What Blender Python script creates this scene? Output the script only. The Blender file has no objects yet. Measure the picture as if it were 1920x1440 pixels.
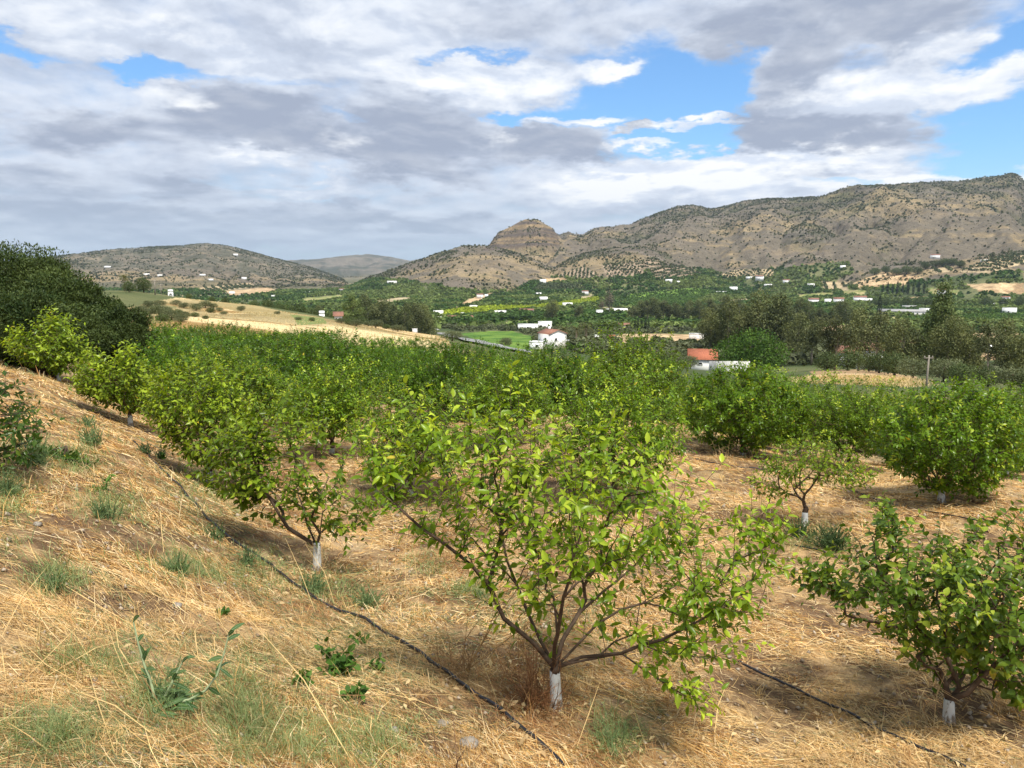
import bpy, math, random
import numpy as np
from math import radians, sin, cos, pi, atan2, sqrt

random.seed(7)
SC = bpy.context.scene
COLL = SC.collection

# ------------------------------------------------------------------ camera maths
F, CX, CY = 1440.0, 960.0, 720.0
PITCH = radians(7.9)
CAMZ = 1.65
CP, SP = cos(PITCH), sin(PITCH)


def ray(px, py):
    x = (np.asarray(px, float) - CX) / F
    u = -(np.asarray(py, float) - CY) / F
    return np.stack([x, CP + SP * u, -SP + CP * u], -1)


def W(px, py, d):
    p = ray(px, py) * np.asarray(d, float)[..., None]
    p[..., 2] += CAMZ
    return p


def proj(P):
    x, y, z = P[..., 0], P[..., 1], P[..., 2] - CAMZ
    d = y * CP - z * SP
    u = y * SP + z * CP
    dd = np.where(d > .05, d, .05)
    return CX + F * x / dd, CY - F * u / dd, d


# ------------------------------------------------------------------ noise
def _hash(ix, iy, seed):
    h = (ix.astype(np.int64) * 374761393 + iy.astype(np.int64) * 668265263 + seed * 974634777) & 0xffffffff
    h = ((h ^ (h >> 13)) * 1274126177) & 0xffffffff
    h = h ^ (h >> 16)
    return (h & 0xffff) / 65535.0


def vnoise(x, y, seed=0):
    x = np.asarray(x, float); y = np.asarray(y, float)
    x, y = x * .8 + y * .6, -x * .6 + y * .8
    ix, iy = np.floor(x), np.floor(y)
    fx, fy = x - ix, y - iy
    fx = fx * fx * fx * (fx * (fx * 6 - 15) + 10)
    fy = fy * fy * fy * (fy * (fy * 6 - 15) + 10)
    a, b = _hash(ix, iy, seed), _hash(ix + 1, iy, seed)
    c, d = _hash(ix, iy + 1, seed), _hash(ix + 1, iy + 1, seed)
    return (a + (b - a) * fx) * (1 - fy) + (c + (d - c) * fx) * fy


def fbm(x, y, seed=0, oct=4, gain=.5):
    s, a, t = 0.0, 1.0, 0.0
    x = np.asarray(x, float); y = np.asarray(y, float)
    for o in range(oct):
        s = s + a * vnoise(x, y, seed + o * 17)
        t += a; a *= gain
        x, y = x * 1.6 - y * 1.2 + 3.7, x * 1.2 + y * 1.6 + 9.1
    return s / t


def sstep(e0, e1, x):
    t = np.clip((x - e0) / (e1 - e0), 0, 1)
    return t * t * (3 - 2 * t)


def lerp(a, b, t):
    return a + (b - a) * t


def inpoly(poly, px, py):
    poly = np.asarray(poly, float)
    r = np.zeros(np.shape(px), bool)
    n = len(poly)
    for i in range(n):
        x0, y0 = poly[i]; x1, y1 = poly[(i + 1) % n]
        if y0 == y1:
            continue
        c = ((y0 > py) != (y1 > py)) & (px < (x1 - x0) * (py - y0) / (y1 - y0) + x0)
        r ^= c
    return r


# ------------------------------------------------------------------ terrain
# (px, py, depth along the camera axis): points of the ground measured in the photograph
GP = [(0, 1440, 2.6), (640, 1440, 3.3), (1060, 1440, 4.1), (1500, 1440, 4.5), (1920, 1440, 4.65),
      (1043, 1332, 4.75), (1778, 1358, 5.1), (595, 1078, 7.6), (393, 908, 10.8), (245, 802, 14.5), (112, 718, 19.5),
      (0, 900, 6.2), (0, 1100, 4.1), (200, 900, 7.4), (0, 1250, 3.3), (300, 1100, 5.2), (0, 700, 15.0), (0, 780, 9.5),
      (1508, 992, 9.6), (1765, 947, 10.9), (1393, 852, 14.6), (620, 852, 14.1), (935, 830, 15.2), (1240, 790, 20.5),
      (1035, 782, 20.8), (1920, 905, 12.5), (1300, 1100, 7.6),
      (0, 690, 22), (0, 640, 60), (0, 560, 250), (230, 545, 150), (320, 557, 160), (480, 574, 165), (600, 598, 170),
      (700, 612, 165), (840, 634, 150), (250, 590, 80), (480, 613, 75), (700, 640, 75), (840, 652, 80), (620, 600, 165),
      (560, 592, 120), (400, 590, 115), (760, 632, 115),
      (1000, 655, 230), (1030, 653, 262), (1100, 652, 240), (1320, 692, 190), (1400, 699, 170), (1620, 703, 115),
      (1753, 722, 95), (1900, 735, 80), (1540, 706, 110), (1900, 690, 230), (1700, 690, 230)]
GZ = []          # (px, r, z relative to the eye)
for px_, z_ in ((300, -4.3), (700, -5.0), (1100, -5.6), (1500, -5.9), (1900, -5.9)):
    GZ.append((px_, 26, z_))
for px_, z_ in ((200, -4.4), (480, -6.3), (700, -7.1), (1100, -8.5), (1600, -9.0), (1920, -9.0)):
    GZ.append((px_, 46, z_))
for px_ in (-200, 200, 480, 800, 1100, 1500, 1920, 2300):
    GZ += [(px_, 300, -23 if px_ < 800 else -26), (px_, 500, -36), (px_, 800, -39), (px_, 1200, -36), (px_, 1700, -26),
           (px_, 3000, -10), (px_, 14000, 10)]
_c, _v = [], []


def _emb(az, r):
    return np.stack([np.cos(az) * 2.2, np.sin(az) * 2.2, np.log(r) * .8], -1)


for px_, py_, d_ in GP:
    p_ = W(px_, py_, d_)
    r_ = sqrt(p_[0] ** 2 + p_[1] ** 2)
    _c.append(_emb(np.array(atan2(p_[0], p_[1])), np.array(r_))); _v.append((p_[2] - CAMZ) / r_)
for px_, r_, z_ in GZ:
    q_ = ray(px_, 520)
    _c.append(_emb(np.array(atan2(q_[0], q_[1])), np.array(float(r_)))); _v.append(z_ / r_)
for a_ in (-180, -120, -60, 0, 60, 120):
    _c.append(_emb(np.array(radians(a_)), np.array(1.2))); _v.append(-1.63 / 1.2)
for a_, t_ in ((-52, ((5, -1.35), (20, -1.4), (100, -3), (500, -20), (3000, 0), (14000, 20))),
               (-90, ((5, -1.1), (20, .6), (100, 6), (500, 25), (3000, 80), (14000, 20))),
               (178, ((5, -1.2), (20, .4), (100, 6), (500, 25), (3000, 80), (14000, 20))),
               (90, ((5, -2.7), (20, -5.2), (100, -15), (500, -35), (3000, 0), (14000, 20))),
               (50, ((5, -2.95), (20, -4.9), (100, -14), (500, -36), (3000, -10), (14000, 20)))):
    for r_, z_ in t_:
        _c.append(_emb(np.array(radians(a_)), np.array(float(r_)))); _v.append(z_ / r_)
_c, _v = np.array(_c), np.array(_v)


def _ker(d2):
    return np.sqrt(d2 + .02)


_n = len(_c)
_A = np.zeros((_n + 1, _n + 1))
_A[:_n, :_n] = _ker(((_c[:, None] - _c[None]) ** 2).sum(-1)) - 1e-3 * np.eye(_n)
_A[:_n, _n] = _A[_n, :_n] = 1
_w = np.linalg.solve(_A, np.append(_v, 0))


def base_z(az, r):
    """smooth ground height above z=0 (the eye is at CAMZ)"""
    az, r = np.broadcast_arrays(np.asarray(az, float), np.asarray(r, float))
    sh = az.shape
    e = _emb(az.ravel(), np.maximum(r.ravel(), 1.2))
    out = np.empty(len(e))
    for i in range(0, len(e), 60000):
        q = e[i:i + 60000]
        d2 = (q ** 2).sum(1)[:, None] + (_c ** 2).sum(1)[None] - 2 * q @ _c.T
        out[i:i + 60000] = _ker(np.maximum(d2, 0)) @ _w[:_n] + _w[_n]
    return out.reshape(sh) * np.maximum(r, 1.2) + CAMZ


# hill layers: skyline in photograph pixels, ridge distance, front width, back width, gully strength
def _sk(*p):
    return p


HILLS = [
    dict(sky=_sk((380, 505), (480, 492), (545, 488), (600, 486), (640, 480), (690, 477), (730, 481), (770, 489), (805, 482), (850, 490), (1000, 500)),
         d=6500, w=2600, wb=2500, g=.16, seed=11),
    dict(sky=_sk((-900, 500), (-500, 470), (-150, 500), (0, 498), (70, 485), (140, 478), (230, 468), (300, 463), (345, 462), (390, 457), (430, 462), (480, 475),
                 (530, 489), (580, 500), (640, 522), (720, 560)), d=3600, w=1900, wb=1500, g=.22, seed=12),
    dict(sky=_sk((560, 575), (640, 545), (700, 518), (760, 497), (800, 484), (830, 473), (865, 463), (890, 461), (925, 464), (960, 472), (1010, 490),
                 (1060, 500), (1130, 512), (1200, 540)), d=2000, w=700, wb=500, g=.2, seed=13),
    dict(sky=_sk((820, 560), (870, 490), (905, 466), (918, 458), (926, 446), (936, 434), (960, 424), (985, 412), (1010, 413), (1022, 421), (1034, 428), (1040, 436),
                 (1052, 448), (1090, 475), (1200, 545)), d=2450, w=520, wb=260, g=.10, seed=14, st=.034, ns=5),
    dict(sky=_sk((930, 530), (1000, 470), (1050, 440), (1066, 436), (1075, 441), (1092, 441), (1110, 432), (1180, 425), (1230, 402), (1270, 390), (1310, 391),
                 (1330, 394), (1390, 377), (1430, 373), (1490, 372), (1540, 369), (1600, 352), (1650, 348), (1700, 350), (1740, 348), (1800, 345),
                 (1860, 338), (1880, 333), (1892, 336), (1905, 347), (1930, 352), (2100, 372), (2400, 400), (2900, 440)), d=2900, w=1450, wb=1500, g=.24, seed=15),
    dict(sky=_sk((960, 560), (1020, 515), (1060, 488), (1100, 474), (1150, 464), (1200, 463), (1245, 474), (1290, 492), (1335, 508), (1390, 535)), d=1850, w=520, wb=420, g=.15, seed=16),
    dict(sky=_sk((1300, 540), (1370, 500), (1415, 470), (1450, 448), (1480, 430), (1505, 420), (1535, 425), (1560, 440), (1600, 465), (1660, 510)), d=2150, w=520, wb=420, g=.18, seed=17),
    dict(sky=_sk((1400, 535), (1450, 508), (1480, 486), (1508, 474), (1535, 480), (1570, 492), (1620, 515)), d=1700, w=260, wb=250, g=.1, seed=18),
    dict(sky=_sk((1570, 530), (1620, 480), (1680, 455), (1730, 425), (1780, 415), (1840, 425), (1900, 430), (1990, 410), (2200, 440), (2500, 480)), d=2250, w=700, wb=420, g=.2, seed=19),
    dict(sky=_sk((1560, 545), (1620, 508), (1680, 492), (1740, 494), (1800, 486), (1860, 478), (1930, 470), (2100, 480), (2400, 500)), d=1650, w=420, wb=420, g=.1, seed=20),
]


def px_of_az(az):
    # pixel column of a horizontal direction (at the horizon row)
    return CX + F * np.tan(np.clip(az, -1.35, 1.35)) * CP / (CP * CP + SP * SP) / 1.0 * (1.0)


def hills_z(x, y, base):
    """max over layers; returns z, t (0 foot .. 1 ridge, -1 when none) and gully value"""
    r = np.hypot(x, y)
    az = np.arctan2(x, y)
    z = base.copy()
    tt = np.full(z.shape, -1.0)
    gg = np.zeros(z.shape)
    sel = np.where((r > 900) & (np.abs(az) < 1.2))[0]
    if not len(sel):
        return z, tt, gg
    r, az, xs, ys, b = r[sel], az[sel], x[sel], y[sel], base[sel]
    px = CX + F * np.tan(az) / CP
    zb, tb, gb = b.copy(), np.full(len(sel), -1.0), np.zeros(len(sel))
    wx = (fbm(xs / 300, ys / 300, 3, 3) - .5) * 180
    fine = (fbm(xs / 70, ys / 70, 5, 4) - .5)
    for L in HILLS:
        sx = [p[0] for p in L['sky']]; sy = [p[1] for p in L['sky']]
        pyr = np.interp(px, sx, sy)
        pyr = np.where(px < sx[0], 760, np.where(px > sx[-1], 760, pyr))
        # elevation of that skyline pixel
        u = -(pyr - CY) / F
        xx = (px - CX) / F
        tanel = (-SP + CP * u) / np.hypot(xx, CP + SP * u)
        s = L['seed']
        d = L['d'] + (fbm(az * 9, az * 0 + s, s, 3) - .5) * L['d'] * .12
        hz = tanel * d + CAMZ
        t = (r - (d - L['w'])) / L['w']
        tf = np.clip(t, 0, 1)
        ridg = 1 - np.abs(2 * fbm((az * L['d'] + wx) / 330, (r + wx) / 900, s, 3) - 1)
        ridg2 = 1 - np.abs(2 * fbm((az * L['d'] + wx * .6) / 120, (r + wx) / 260, s + 40, 3) - 1)
        shape = .5 * tf + .5 * sstep(0, 1, tf)
        st_, ns_ = L.get('st', .005), L.get('ns', 9)
        shape = shape + st_ * np.sin(shape * 2 * pi * ns_ + 5 * fbm(az * 14, r / 700, s + 60, 3)) * np.clip(4 * tf * (1 - tf), 0, 1)
        back = 1 - sstep(0, 1, np.clip((r - d) / L['wb'], 0, 1))
        H = (hz - b)
        H = np.maximum(H, 0)
        mid = np.clip(4 * tf * (1 - tf), 0, 1) ** .7
        zl = b + H * shape * back + H * L['g'] * 2.1 * mid * (lambda q: np.where(q > 0, q * .45, q * 1.25))((ridg - .66) * 1.0 + (ridg2 - .62) * .5)
        zl = zl + fine * np.clip(H * .07, 0, 9) * np.clip(tf * 4, 0, 1)
        zl = np.where((t > 0) & (H > 0), zl, -1e5)
        m = zl > zb
        zb = np.where(m, zl, zb); tb = np.where(m, tf, tb); gb = np.where(m, ridg * .6 + ridg2 * .4, gb)
    z[sel] = zb; tt[sel] = tb; gg[sel] = gb
    return z, tt, gg


def ground_full(x, y):
    x = np.asarray(x, float).ravel(); y = np.asarray(y, float).ravel()
    r = np.hypot(x, y)
    b = base_z(np.arctan2(x, y), r)
    near = np.clip(1 - r / 70, 0, 1)
    b = b + near * ((fbm(x / 1.6, y / 1.6, 71, 3) - .5) * .16 + (fbm(x / .35, y / .35, 72, 3) - .5) * .07 * np.clip(1 - r / 25, 0, 1))
    mid = np.clip((r - 60) / 60, 0, 1) * np.clip(1 - (r - 900) / 600, 0, 1)
    b = b + mid * (fbm(x / 45, y / 45, 73, 3) - .5) * 1.6
    return hills_z(x, y, b)


def gz(x, y):
    return ground_full(x, y)[0]


_T = np.geomspace(1.6, 13000, 900)


def hit(px, py):
    """ground point seen at a pixel of the photograph"""
    d = ray(px, py)
    P = d[None] * _T[:, None]
    g = gz(P[:, 0], P[:, 1])
    below = np.where(P[:, 2] + CAMZ < g)[0]
    if not len(below):
        i = 700
        return np.array([P[i, 0], P[i, 1], g[i]])
    i = below[0]
    if i == 0:
        return np.array([P[0, 0], P[0, 1], g[0]])
    lo, hi = _T[i - 1], _T[i]
    ts = np.linspace(lo, hi, 40)
    P = d[None] * ts[:, None]
    g = gz(P[:, 0], P[:, 1])
    k = np.argmax(P[:, 2] + CAMZ < g)
    return np.array([P[k, 0], P[k, 1], g[k]])


_TN = np.geomspace(1.6, 60, 150)


def hits(px, py):
    d = ray(px, py)
    P = d[:, None] * _TN[None, :, None]
    h = P[..., 2] + CAMZ - gz(P[..., 0], P[..., 1]).reshape(P.shape[:2])
    i = np.clip(np.argmax(h < 0, 1), 1, len(_TN) - 1)
    k = np.arange(len(d)); h0, h1 = h[k, i - 1], h[k, i]
    t = _TN[i - 1] + (_TN[i] - _TN[i - 1]) * np.clip(h0 / (h0 - h1 + 1e-9), 0, 1)
    q = d * t[:, None]
    q[:, 2] += CAMZ
    return q


def at_dist(px, r):
    q = ray(px, 520)
    a = atan2(q[0], q[1])
    x, y = r * sin(a), r * cos(a)
    return np.array([x, y, gz([x], [y])[0]])


# ------------------------------------------------------------------ mesh helpers
def build_mesh(name, V, faces, mat, col=None, smooth=False, uv=None):
    V = np.asarray(V, np.float32)
    if not isinstance(faces, (list, tuple)):
        faces = [faces]
    faces = [np.asarray(f, np.int32) for f in faces if len(f)]
    me = bpy.data.meshes.new(name)
    me.vertices.add(len(V)); me.vertices.foreach_set('co', V.ravel())
    idx = np.concatenate([f.ravel() for f in faces])
    tot = np.concatenate([np.full(len(f), f.shape[1], np.int32) for f in faces])
    start = np.concatenate([[0], np.cumsum(tot)[:-1]]).astype(np.int32)
    me.loops.add(len(idx)); me.loops.foreach_set('vertex_index', idx)
    me.polygons.add(len(tot)); me.polygons.foreach_set('loop_start', start)
    if smooth:
        me.polygons.foreach_set('use_smooth', np.ones(len(tot), bool))
    me.update(calc_edges=True)
    if col is not None:
        a = me.color_attributes.new('Col', 'FLOAT_COLOR', 'POINT')
        c = np.ones((len(V), 4), np.float32); c[:, :3] = np.clip(col, 0, 1)
        a.data.foreach_set('color', c.ravel())
    for m in (mat if isinstance(mat, (list, tuple)) else [mat]):
        me.materials.append(m)
    return me


def link(name, me, parent=None, loc=None, rz=0.0, scale=None):
    o = bpy.data.objects.new(name, me)
    COLL.objects.link(o)
    if parent is not None:
        o.parent = parent
    if loc is not None:
        o.location = [float(v) for v in loc]
    if rz:
        o.rotation_euler = (0, 0, rz)
    if scale is not None:
        o.scale = (scale, scale, scale) if np.isscalar(scale) else [float(s) for s in scale]
    return o


def tag(o, label, cat, group=None, kind=None):
    if label: o['label'] = label
    if cat: o['category'] = cat
    if group: o['group'] = group
    if kind: o['kind'] = kind
    return o


class MB:
    """collects vertices, faces and colours of one mesh"""
    def __init__(self):
        self.V, self.Q, self.T, self.C, self.n = [], [], [], [], 0

    def add(self, V, q=None, t=None, c=None):
        V = np.asarray(V, float).reshape(-1, 3)
        if q is not None and len(q): self.Q.append(np.asarray(q) + self.n)
        if t is not None and len(t): self.T.append(np.asarray(t) + self.n)
        self.V.append(V)
        c = np.array([.5, .5, .5]) if c is None else np.asarray(c, float)
        self.C.append(np.broadcast_to(c, V.shape).copy())
        self.n += len(V)

    def box(self, x0, x1, y0, y1, z0, z1, c=None):
        V = [(x, y, z) for z in (z0, z1) for x, y in ((x0, y0), (x1, y0), (x1, y1), (x0, y1))]
        self.add(V, [(3, 2, 1, 0), (4, 5, 6, 7), (0, 1, 5, 4), (1, 2, 6, 5), (2, 3, 7, 6), (3, 0, 4, 7)], None, c)

    def tube(self, pts, rad, n=6, c=None, cap=True):
        pts = np.asarray(pts, float)
        m = len(pts)
        rad = np.broadcast_to(np.asarray(rad, float), (m,))
        T = np.gradient(pts, axis=0)
        T /= np.linalg.norm(T, axis=1)[:, None] + 1e-9
        ref = np.where(np.abs(T[:, 2:3]) > .9, np.array([[1., 0, 0]]), np.array([[0, 0, 1.]]))
        # one reference for the whole tube keeps rings aligned
        ref = np.broadcast_to(np.array([.31, .87, .38]), T.shape)
        A = np.cross(T, ref); A /= np.linalg.norm(A, axis=1)[:, None] + 1e-9
        B = np.cross(T, A)
        th = np.arange(n) * 2 * pi / n
        V = pts[:, None] + rad[:, None, None] * (np.cos(th)[None, :, None] * A[:, None] + np.sin(th)[None, :, None] * B[:, None])
        i = np.arange(m - 1)[:, None] * n; j = np.arange(n)[None]; k = (j + 1) % n
        q = np.stack([i + j, i + k, i + n + k, i + n + j], -1).reshape(-1, 4)
        V = V.reshape(-1, 3)
        t = None
        if cap:
            V = np.concatenate([V, pts[:1], pts[-1:]])
            a = m * n
            t = [(a, (jj + 1) % n, jj) for jj in range(n)] + [(a + 1, (m - 1) * n + jj, (m - 1) * n + (jj + 1) % n) for jj in range(n)]
        if c is not None and np.ndim(c) == 2:
            c = np.repeat(np.asarray(c), n, 0)
            if cap: c = np.concatenate([c, c[:1], c[-1:]])
        self.add(V, q, t, c)

    def mesh(self, name, mat, smooth=False):
        f = []
        if self.Q: f.append(np.concatenate(self.Q))
        if self.T: f.append(np.concatenate(self.T))
        return build_mesh(name, np.concatenate(self.V), f, mat, np.concatenate(self.C), smooth)


# ------------------------------------------------------------------ materials
def new_mat(name):
    m = bpy.data.materials.new(name); m.use_nodes = True
    nt = m.node_tree; nt.nodes.clear()
    out = nt.nodes.new('ShaderNodeOutputMaterial')
    return m, nt, out


def nd(nt, typ, **kw):
    n = nt.nodes.new(typ)
    for k, v in kw.items():
        setattr(n, k, v)
    return n


def foliage_mat(name, trans=.35, rough=.42, spec=.35, gain=1.0, var=.25):
    m, nt, out = new_mat(name)
    at = nd(nt, 'ShaderNodeAttribute', attribute_name='Col')
    oi = nd(nt, 'ShaderNodeObjectInfo')
    mr = nd(nt, 'ShaderNodeMapRange'); mr.inputs['To Min'].default_value = 1 - var; mr.inputs['To Max'].default_value = 1 + var
    nt.links.new(oi.outputs['Random'], mr.inputs['Value'])
    tc = nd(nt, 'ShaderNodeTexCoord')
    nz = nd(nt, 'ShaderNodeTexNoise'); nz.inputs['Scale'].default_value = 1.7; nz.inputs['Detail'].default_value = 3
    nt.links.new(tc.outputs['Object'], nz.inputs['Vector'])
    mr2 = nd(nt, 'ShaderNodeMapRange'); mr2.inputs['From Min'].default_value = .3; mr2.inputs['From Max'].default_value = .7
    mr2.inputs['To Min'].default_value = .8 * gain; mr2.inputs['To Max'].default_value = 1.2 * gain
    nt.links.new(nz.outputs['Fac'], mr2.inputs['Value'])
    mu = nd(nt, 'ShaderNodeMath', operation='MULTIPLY'); nt.links.new(mr.outputs[0], mu.inputs[0]); nt.links.new(mr2.outputs[0], mu.inputs[1])
    vs = nd(nt, 'ShaderNodeVectorMath', operation='SCALE'); nt.links.new(at.outputs['Color'], vs.inputs[0]); nt.links.new(mu.outputs[0], vs.inputs['Scale'])
    bs = nd(nt, 'ShaderNodeBsdfPrincipled'); bs.inputs['Roughness'].default_value = rough; bs.inputs['Specular IOR Level'].default_value = spec
    nt.links.new(vs.outputs[0], bs.inputs['Base Color'])
    tr = nd(nt, 'ShaderNodeBsdfTranslucent')
    tm = nd(nt, 'ShaderNodeVectorMath', operation='MULTIPLY'); tm.inputs[1].default_value = (1.5, 1.35, .55)
    nt.links.new(vs.outputs[0], tm.inputs[0]); nt.links.new(tm.outputs[0], tr.inputs['Color'])
    mx = nd(nt, 'ShaderNodeMixShader'); mx.inputs['Fac'].default_value = trans
    nt.links.new(bs.outputs[0], mx.inputs[1]); nt.links.new(tr.outputs[0], mx.inputs[2]); nt.links.new(mx.outputs[0], out.inputs['Surface'])
    return m


def plain_mat(name, color, rough=.8, spec=.2, nscale=6.0, namt=.25, bump=0.0, attr=False, bscale=None):
    m, nt, out = new_mat(name)
    tc = nd(nt, 'ShaderNodeTexCoord')
    nz = nd(nt, 'ShaderNodeTexNoise'); nz.inputs['Scale'].default_value = nscale; nz.inputs['Detail'].default_value = 6
    nt.links.new(tc.outputs['Object'], nz.inputs['Vector'])
    mr = nd(nt, 'ShaderNodeMapRange'); mr.inputs['From Min'].default_value = .3; mr.inputs['From Max'].default_value = .7
    mr.inputs['To Min'].default_value = 1 - namt; mr.inputs['To Max'].default_value = 1 + namt
    nt.links.new(nz.outputs['Fac'], mr.inputs['Value'])
    vs = nd(nt, 'ShaderNodeVectorMath', operation='SCALE'); nt.links.new(mr.outputs[0], vs.inputs['Scale'])
    if attr:
        at = nd(nt, 'ShaderNodeAttribute', attribute_name='Col'); nt.links.new(at.outputs['Color'], vs.inputs[0])
    else:
        vs.inputs[0].default_value = color[:3]
    bs = nd(nt, 'ShaderNodeBsdfPrincipled'); bs.inputs['Roughness'].default_value = rough; bs.inputs['Specular IOR Level'].default_value = spec
    nt.links.new(vs.outputs[0], bs.inputs['Base Color'])
    if bump:
        bp = nd(nt, 'ShaderNodeBump'); bp.inputs['Strength'].default_value = bump; bp.inputs['Distance'].default_value = .02
        nt.links.new(nz.outputs['Fac'], bp.inputs['Height']); nt.links.new(bp.outputs[0], bs.inputs['Normal'])
    nt.links.new(bs.outputs[0], out.inputs['Surface'])
    return m


def ground_mat(name, scales, bump_d):
    """vertex colour (the land's own colour) broken up by noise at several scales"""
    m, nt, out = new_mat(name)
    tc = nd(nt, 'ShaderNodeTexCoord'); at = nd(nt, 'ShaderNodeAttribute', attribute_name='Col')
    last = None
    for sc, amt in scales:
        nz = nd(nt, 'ShaderNodeTexNoise'); nz.inputs['Scale'].default_value = sc; nz.inputs['Detail'].default_value = 6; nz.inputs['Roughness'].default_value = .65
        nt.links.new(tc.outputs['Object'], nz.inputs['Vector'])
        mr = nd(nt, 'ShaderNodeMapRange'); mr.inputs['From Min'].default_value = .32; mr.inputs['From Max'].default_value = .68
        mr.inputs['To Min'].default_value = 1 - amt; mr.inputs['To Max'].default_value = 1 + amt
        nt.links.new(nz.outputs['Fac'], mr.inputs['Value'])
        if last is None:
            last = mr.outputs[0]
        else:
            mu = nd(nt, 'ShaderNodeMath', operation='MULTIPLY'); nt.links.new(last, mu.inputs[0]); nt.links.new(mr.outputs[0], mu.inputs[1]); last = mu.outputs[0]
    vs = nd(nt, 'ShaderNodeVectorMath', operation='SCALE'); nt.links.new(at.outputs['Color'], vs.inputs[0]); nt.links.new(last, vs.inputs['Scale'])
    bs = nd(nt, 'ShaderNodeBsdfPrincipled'); bs.inputs['Roughness'].default_value = .95; bs.inputs['Specular IOR Level'].default_value = .1
    nt.links.new(vs.outputs[0], bs.inputs['Base Color'])
    bp = nd(nt, 'ShaderNodeBump'); bp.inputs['Strength'].default_value = .6; bp.inputs['Distance'].default_value = bump_d
    nt.links.new(last, bp.inputs['Height']); nt.links.new(bp.outputs[0], bs.inputs['Normal'])
    nt.links.new(bs.outputs[0], out.inputs['Surface'])
    return m


def lime_mat():
    m, nt, out = new_mat('whitewash')
    tc = nd(nt, 'ShaderNodeTexCoord'); mp = nd(nt, 'ShaderNodeMapping'); mp.inputs['Scale'].default_value = (1, 1, .35)
    nt.links.new(tc.outputs['Object'], mp.inputs['Vector'])
    nz = nd(nt, 'ShaderNodeTexNoise'); nz.inputs['Scale'].default_value = 42; nz.inputs['Detail'].default_value = 7; nz.inputs['Roughness'].default_value = .7
    nt.links.new(mp.outputs[0], nz.inputs['Vector'])
    sx = nd(nt, 'ShaderNodeSeparateXYZ'); nt.links.new(tc.outputs['Object'], sx.inputs[0])
    lowz = nd(nt, 'ShaderNodeMapRange'); lowz.inputs['From Min'].default_value = .0; lowz.inputs['From Max'].default_value = .10; lowz.inputs['To Min'].default_value = .22; lowz.inputs['To Max'].default_value = 0
    nt.links.new(sx.outputs[2], lowz.inputs['Value'])
    ad = nd(nt, 'ShaderNodeMath', operation='ADD'); nt.links.new(nz.outputs['Fac'], ad.inputs[0]); nt.links.new(lowz.outputs[0], ad.inputs[1])
    mr = nd(nt, 'ShaderNodeMapRange'); mr.inputs['From Min'].default_value = .54; mr.inputs['From Max'].default_value = .66; nt.links.new(ad.outputs[0], mr.inputs['Value'])
    mx = nd(nt, 'ShaderNodeMix', data_type='RGBA'); nt.links.new(mr.outputs[0], mx.inputs[0]); mx.inputs[6].default_value = (.52, .535, .52, 1); mx.inputs[7].default_value = (.20, .16, .12, 1)
    bs = nd(nt, 'ShaderNodeBsdfPrincipled'); bs.inputs['Roughness'].default_value = .9; bs.inputs['Specular IOR Level'].default_value = .1
    nt.links.new(mx.outputs[2], bs.inputs['Base Color'])
    bp = nd(nt, 'ShaderNodeBump'); bp.inputs['Strength'].default_value = .7; bp.inputs['Distance'].default_value = .006
    nt.links.new(nz.outputs['Fac'], bp.inputs['Height']); nt.links.new(bp.outputs[0], bs.inputs['Normal'])
    nt.links.new(bs.outputs[0], out.inputs['Surface'])
    return m


M_LEAF = foliage_mat('lemon_leaf', .40, .30, .20, 1.0, .06)
M_LEAFD = foliage_mat('orchard_leaf', .34, .28, .22, 1.0, .16)
M_DARK = foliage_mat('evergreen_leaf', .2, .45, .12, 1.0, .1)
M_FAR = foliage_mat('far_foliage', .2, .7, .15, 1.0, .18)
M_WEED = foliage_mat('weed_leaf', .3, .6, .1, 1.0, .12)
M_STRAW = foliage_mat('straw', .22, .6, .08, 1.0, .0)
M_BARK = plain_mat('bark', (.10, .07, .05), .9, .15, 22, .4, .6)
M_PALEBARK = plain_mat('pale_bark', (.30, .25, .20), .9, .1, 3, .35)
M_LIME = lime_mat()
M_WALL = plain_mat('white_render', (.80, .80, .79), .8, .2, 1.2, .06)
M_WALLOLD = plain_mat('stained_render', (.62, .61, .58), .9, .1, .9, .3)
M_TILE = plain_mat('clay_tile', (.36, .125, .07), .85, .2, 4, .28)
M_TILEOLD = plain_mat('old_clay_tile', (.26, .13, .09), .9, .2, 3, .3)
M_GLASS = plain_mat('dark_window', (.03, .035, .04), .2, .5, 3, .1)
M_METAL = plain_mat('grey_roofing', (.34, .33, .32), .6, .3, 1, .2)
M_NET = plain_mat('green_netting', (.02, .30, .22), .7, .2, 3, .2)
M_HOSE = plain_mat('black_pipe', (.018, .018, .022), .45, .4, 30, .2)
M_STONE = plain_mat('stone', (.27, .24, .205), .95, .1, 9, .3, .6)
M_WOOD = plain_mat('weathered_wood', (.25, .225, .19), .9, .1, 8, .25)
M_ROAD = plain_mat('asphalt', (.22, .22, .22), .9, .1, .6, .15)
M_CARW = plain_mat('white_paint', (.75, .75, .76), .3, .5, 2, .04)
M_CARD = plain_mat('dark_paint', (.05, .055, .07), .3, .5, 2, .05)
M_TYRE = plain_mat('rubber', (.02, .02, .02), .8, .2, 9, .1)
M_COLPLAIN = plain_mat('coloured_stem', (0, 0, 0), .85, .15, 20, .2, 0, True)

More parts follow.
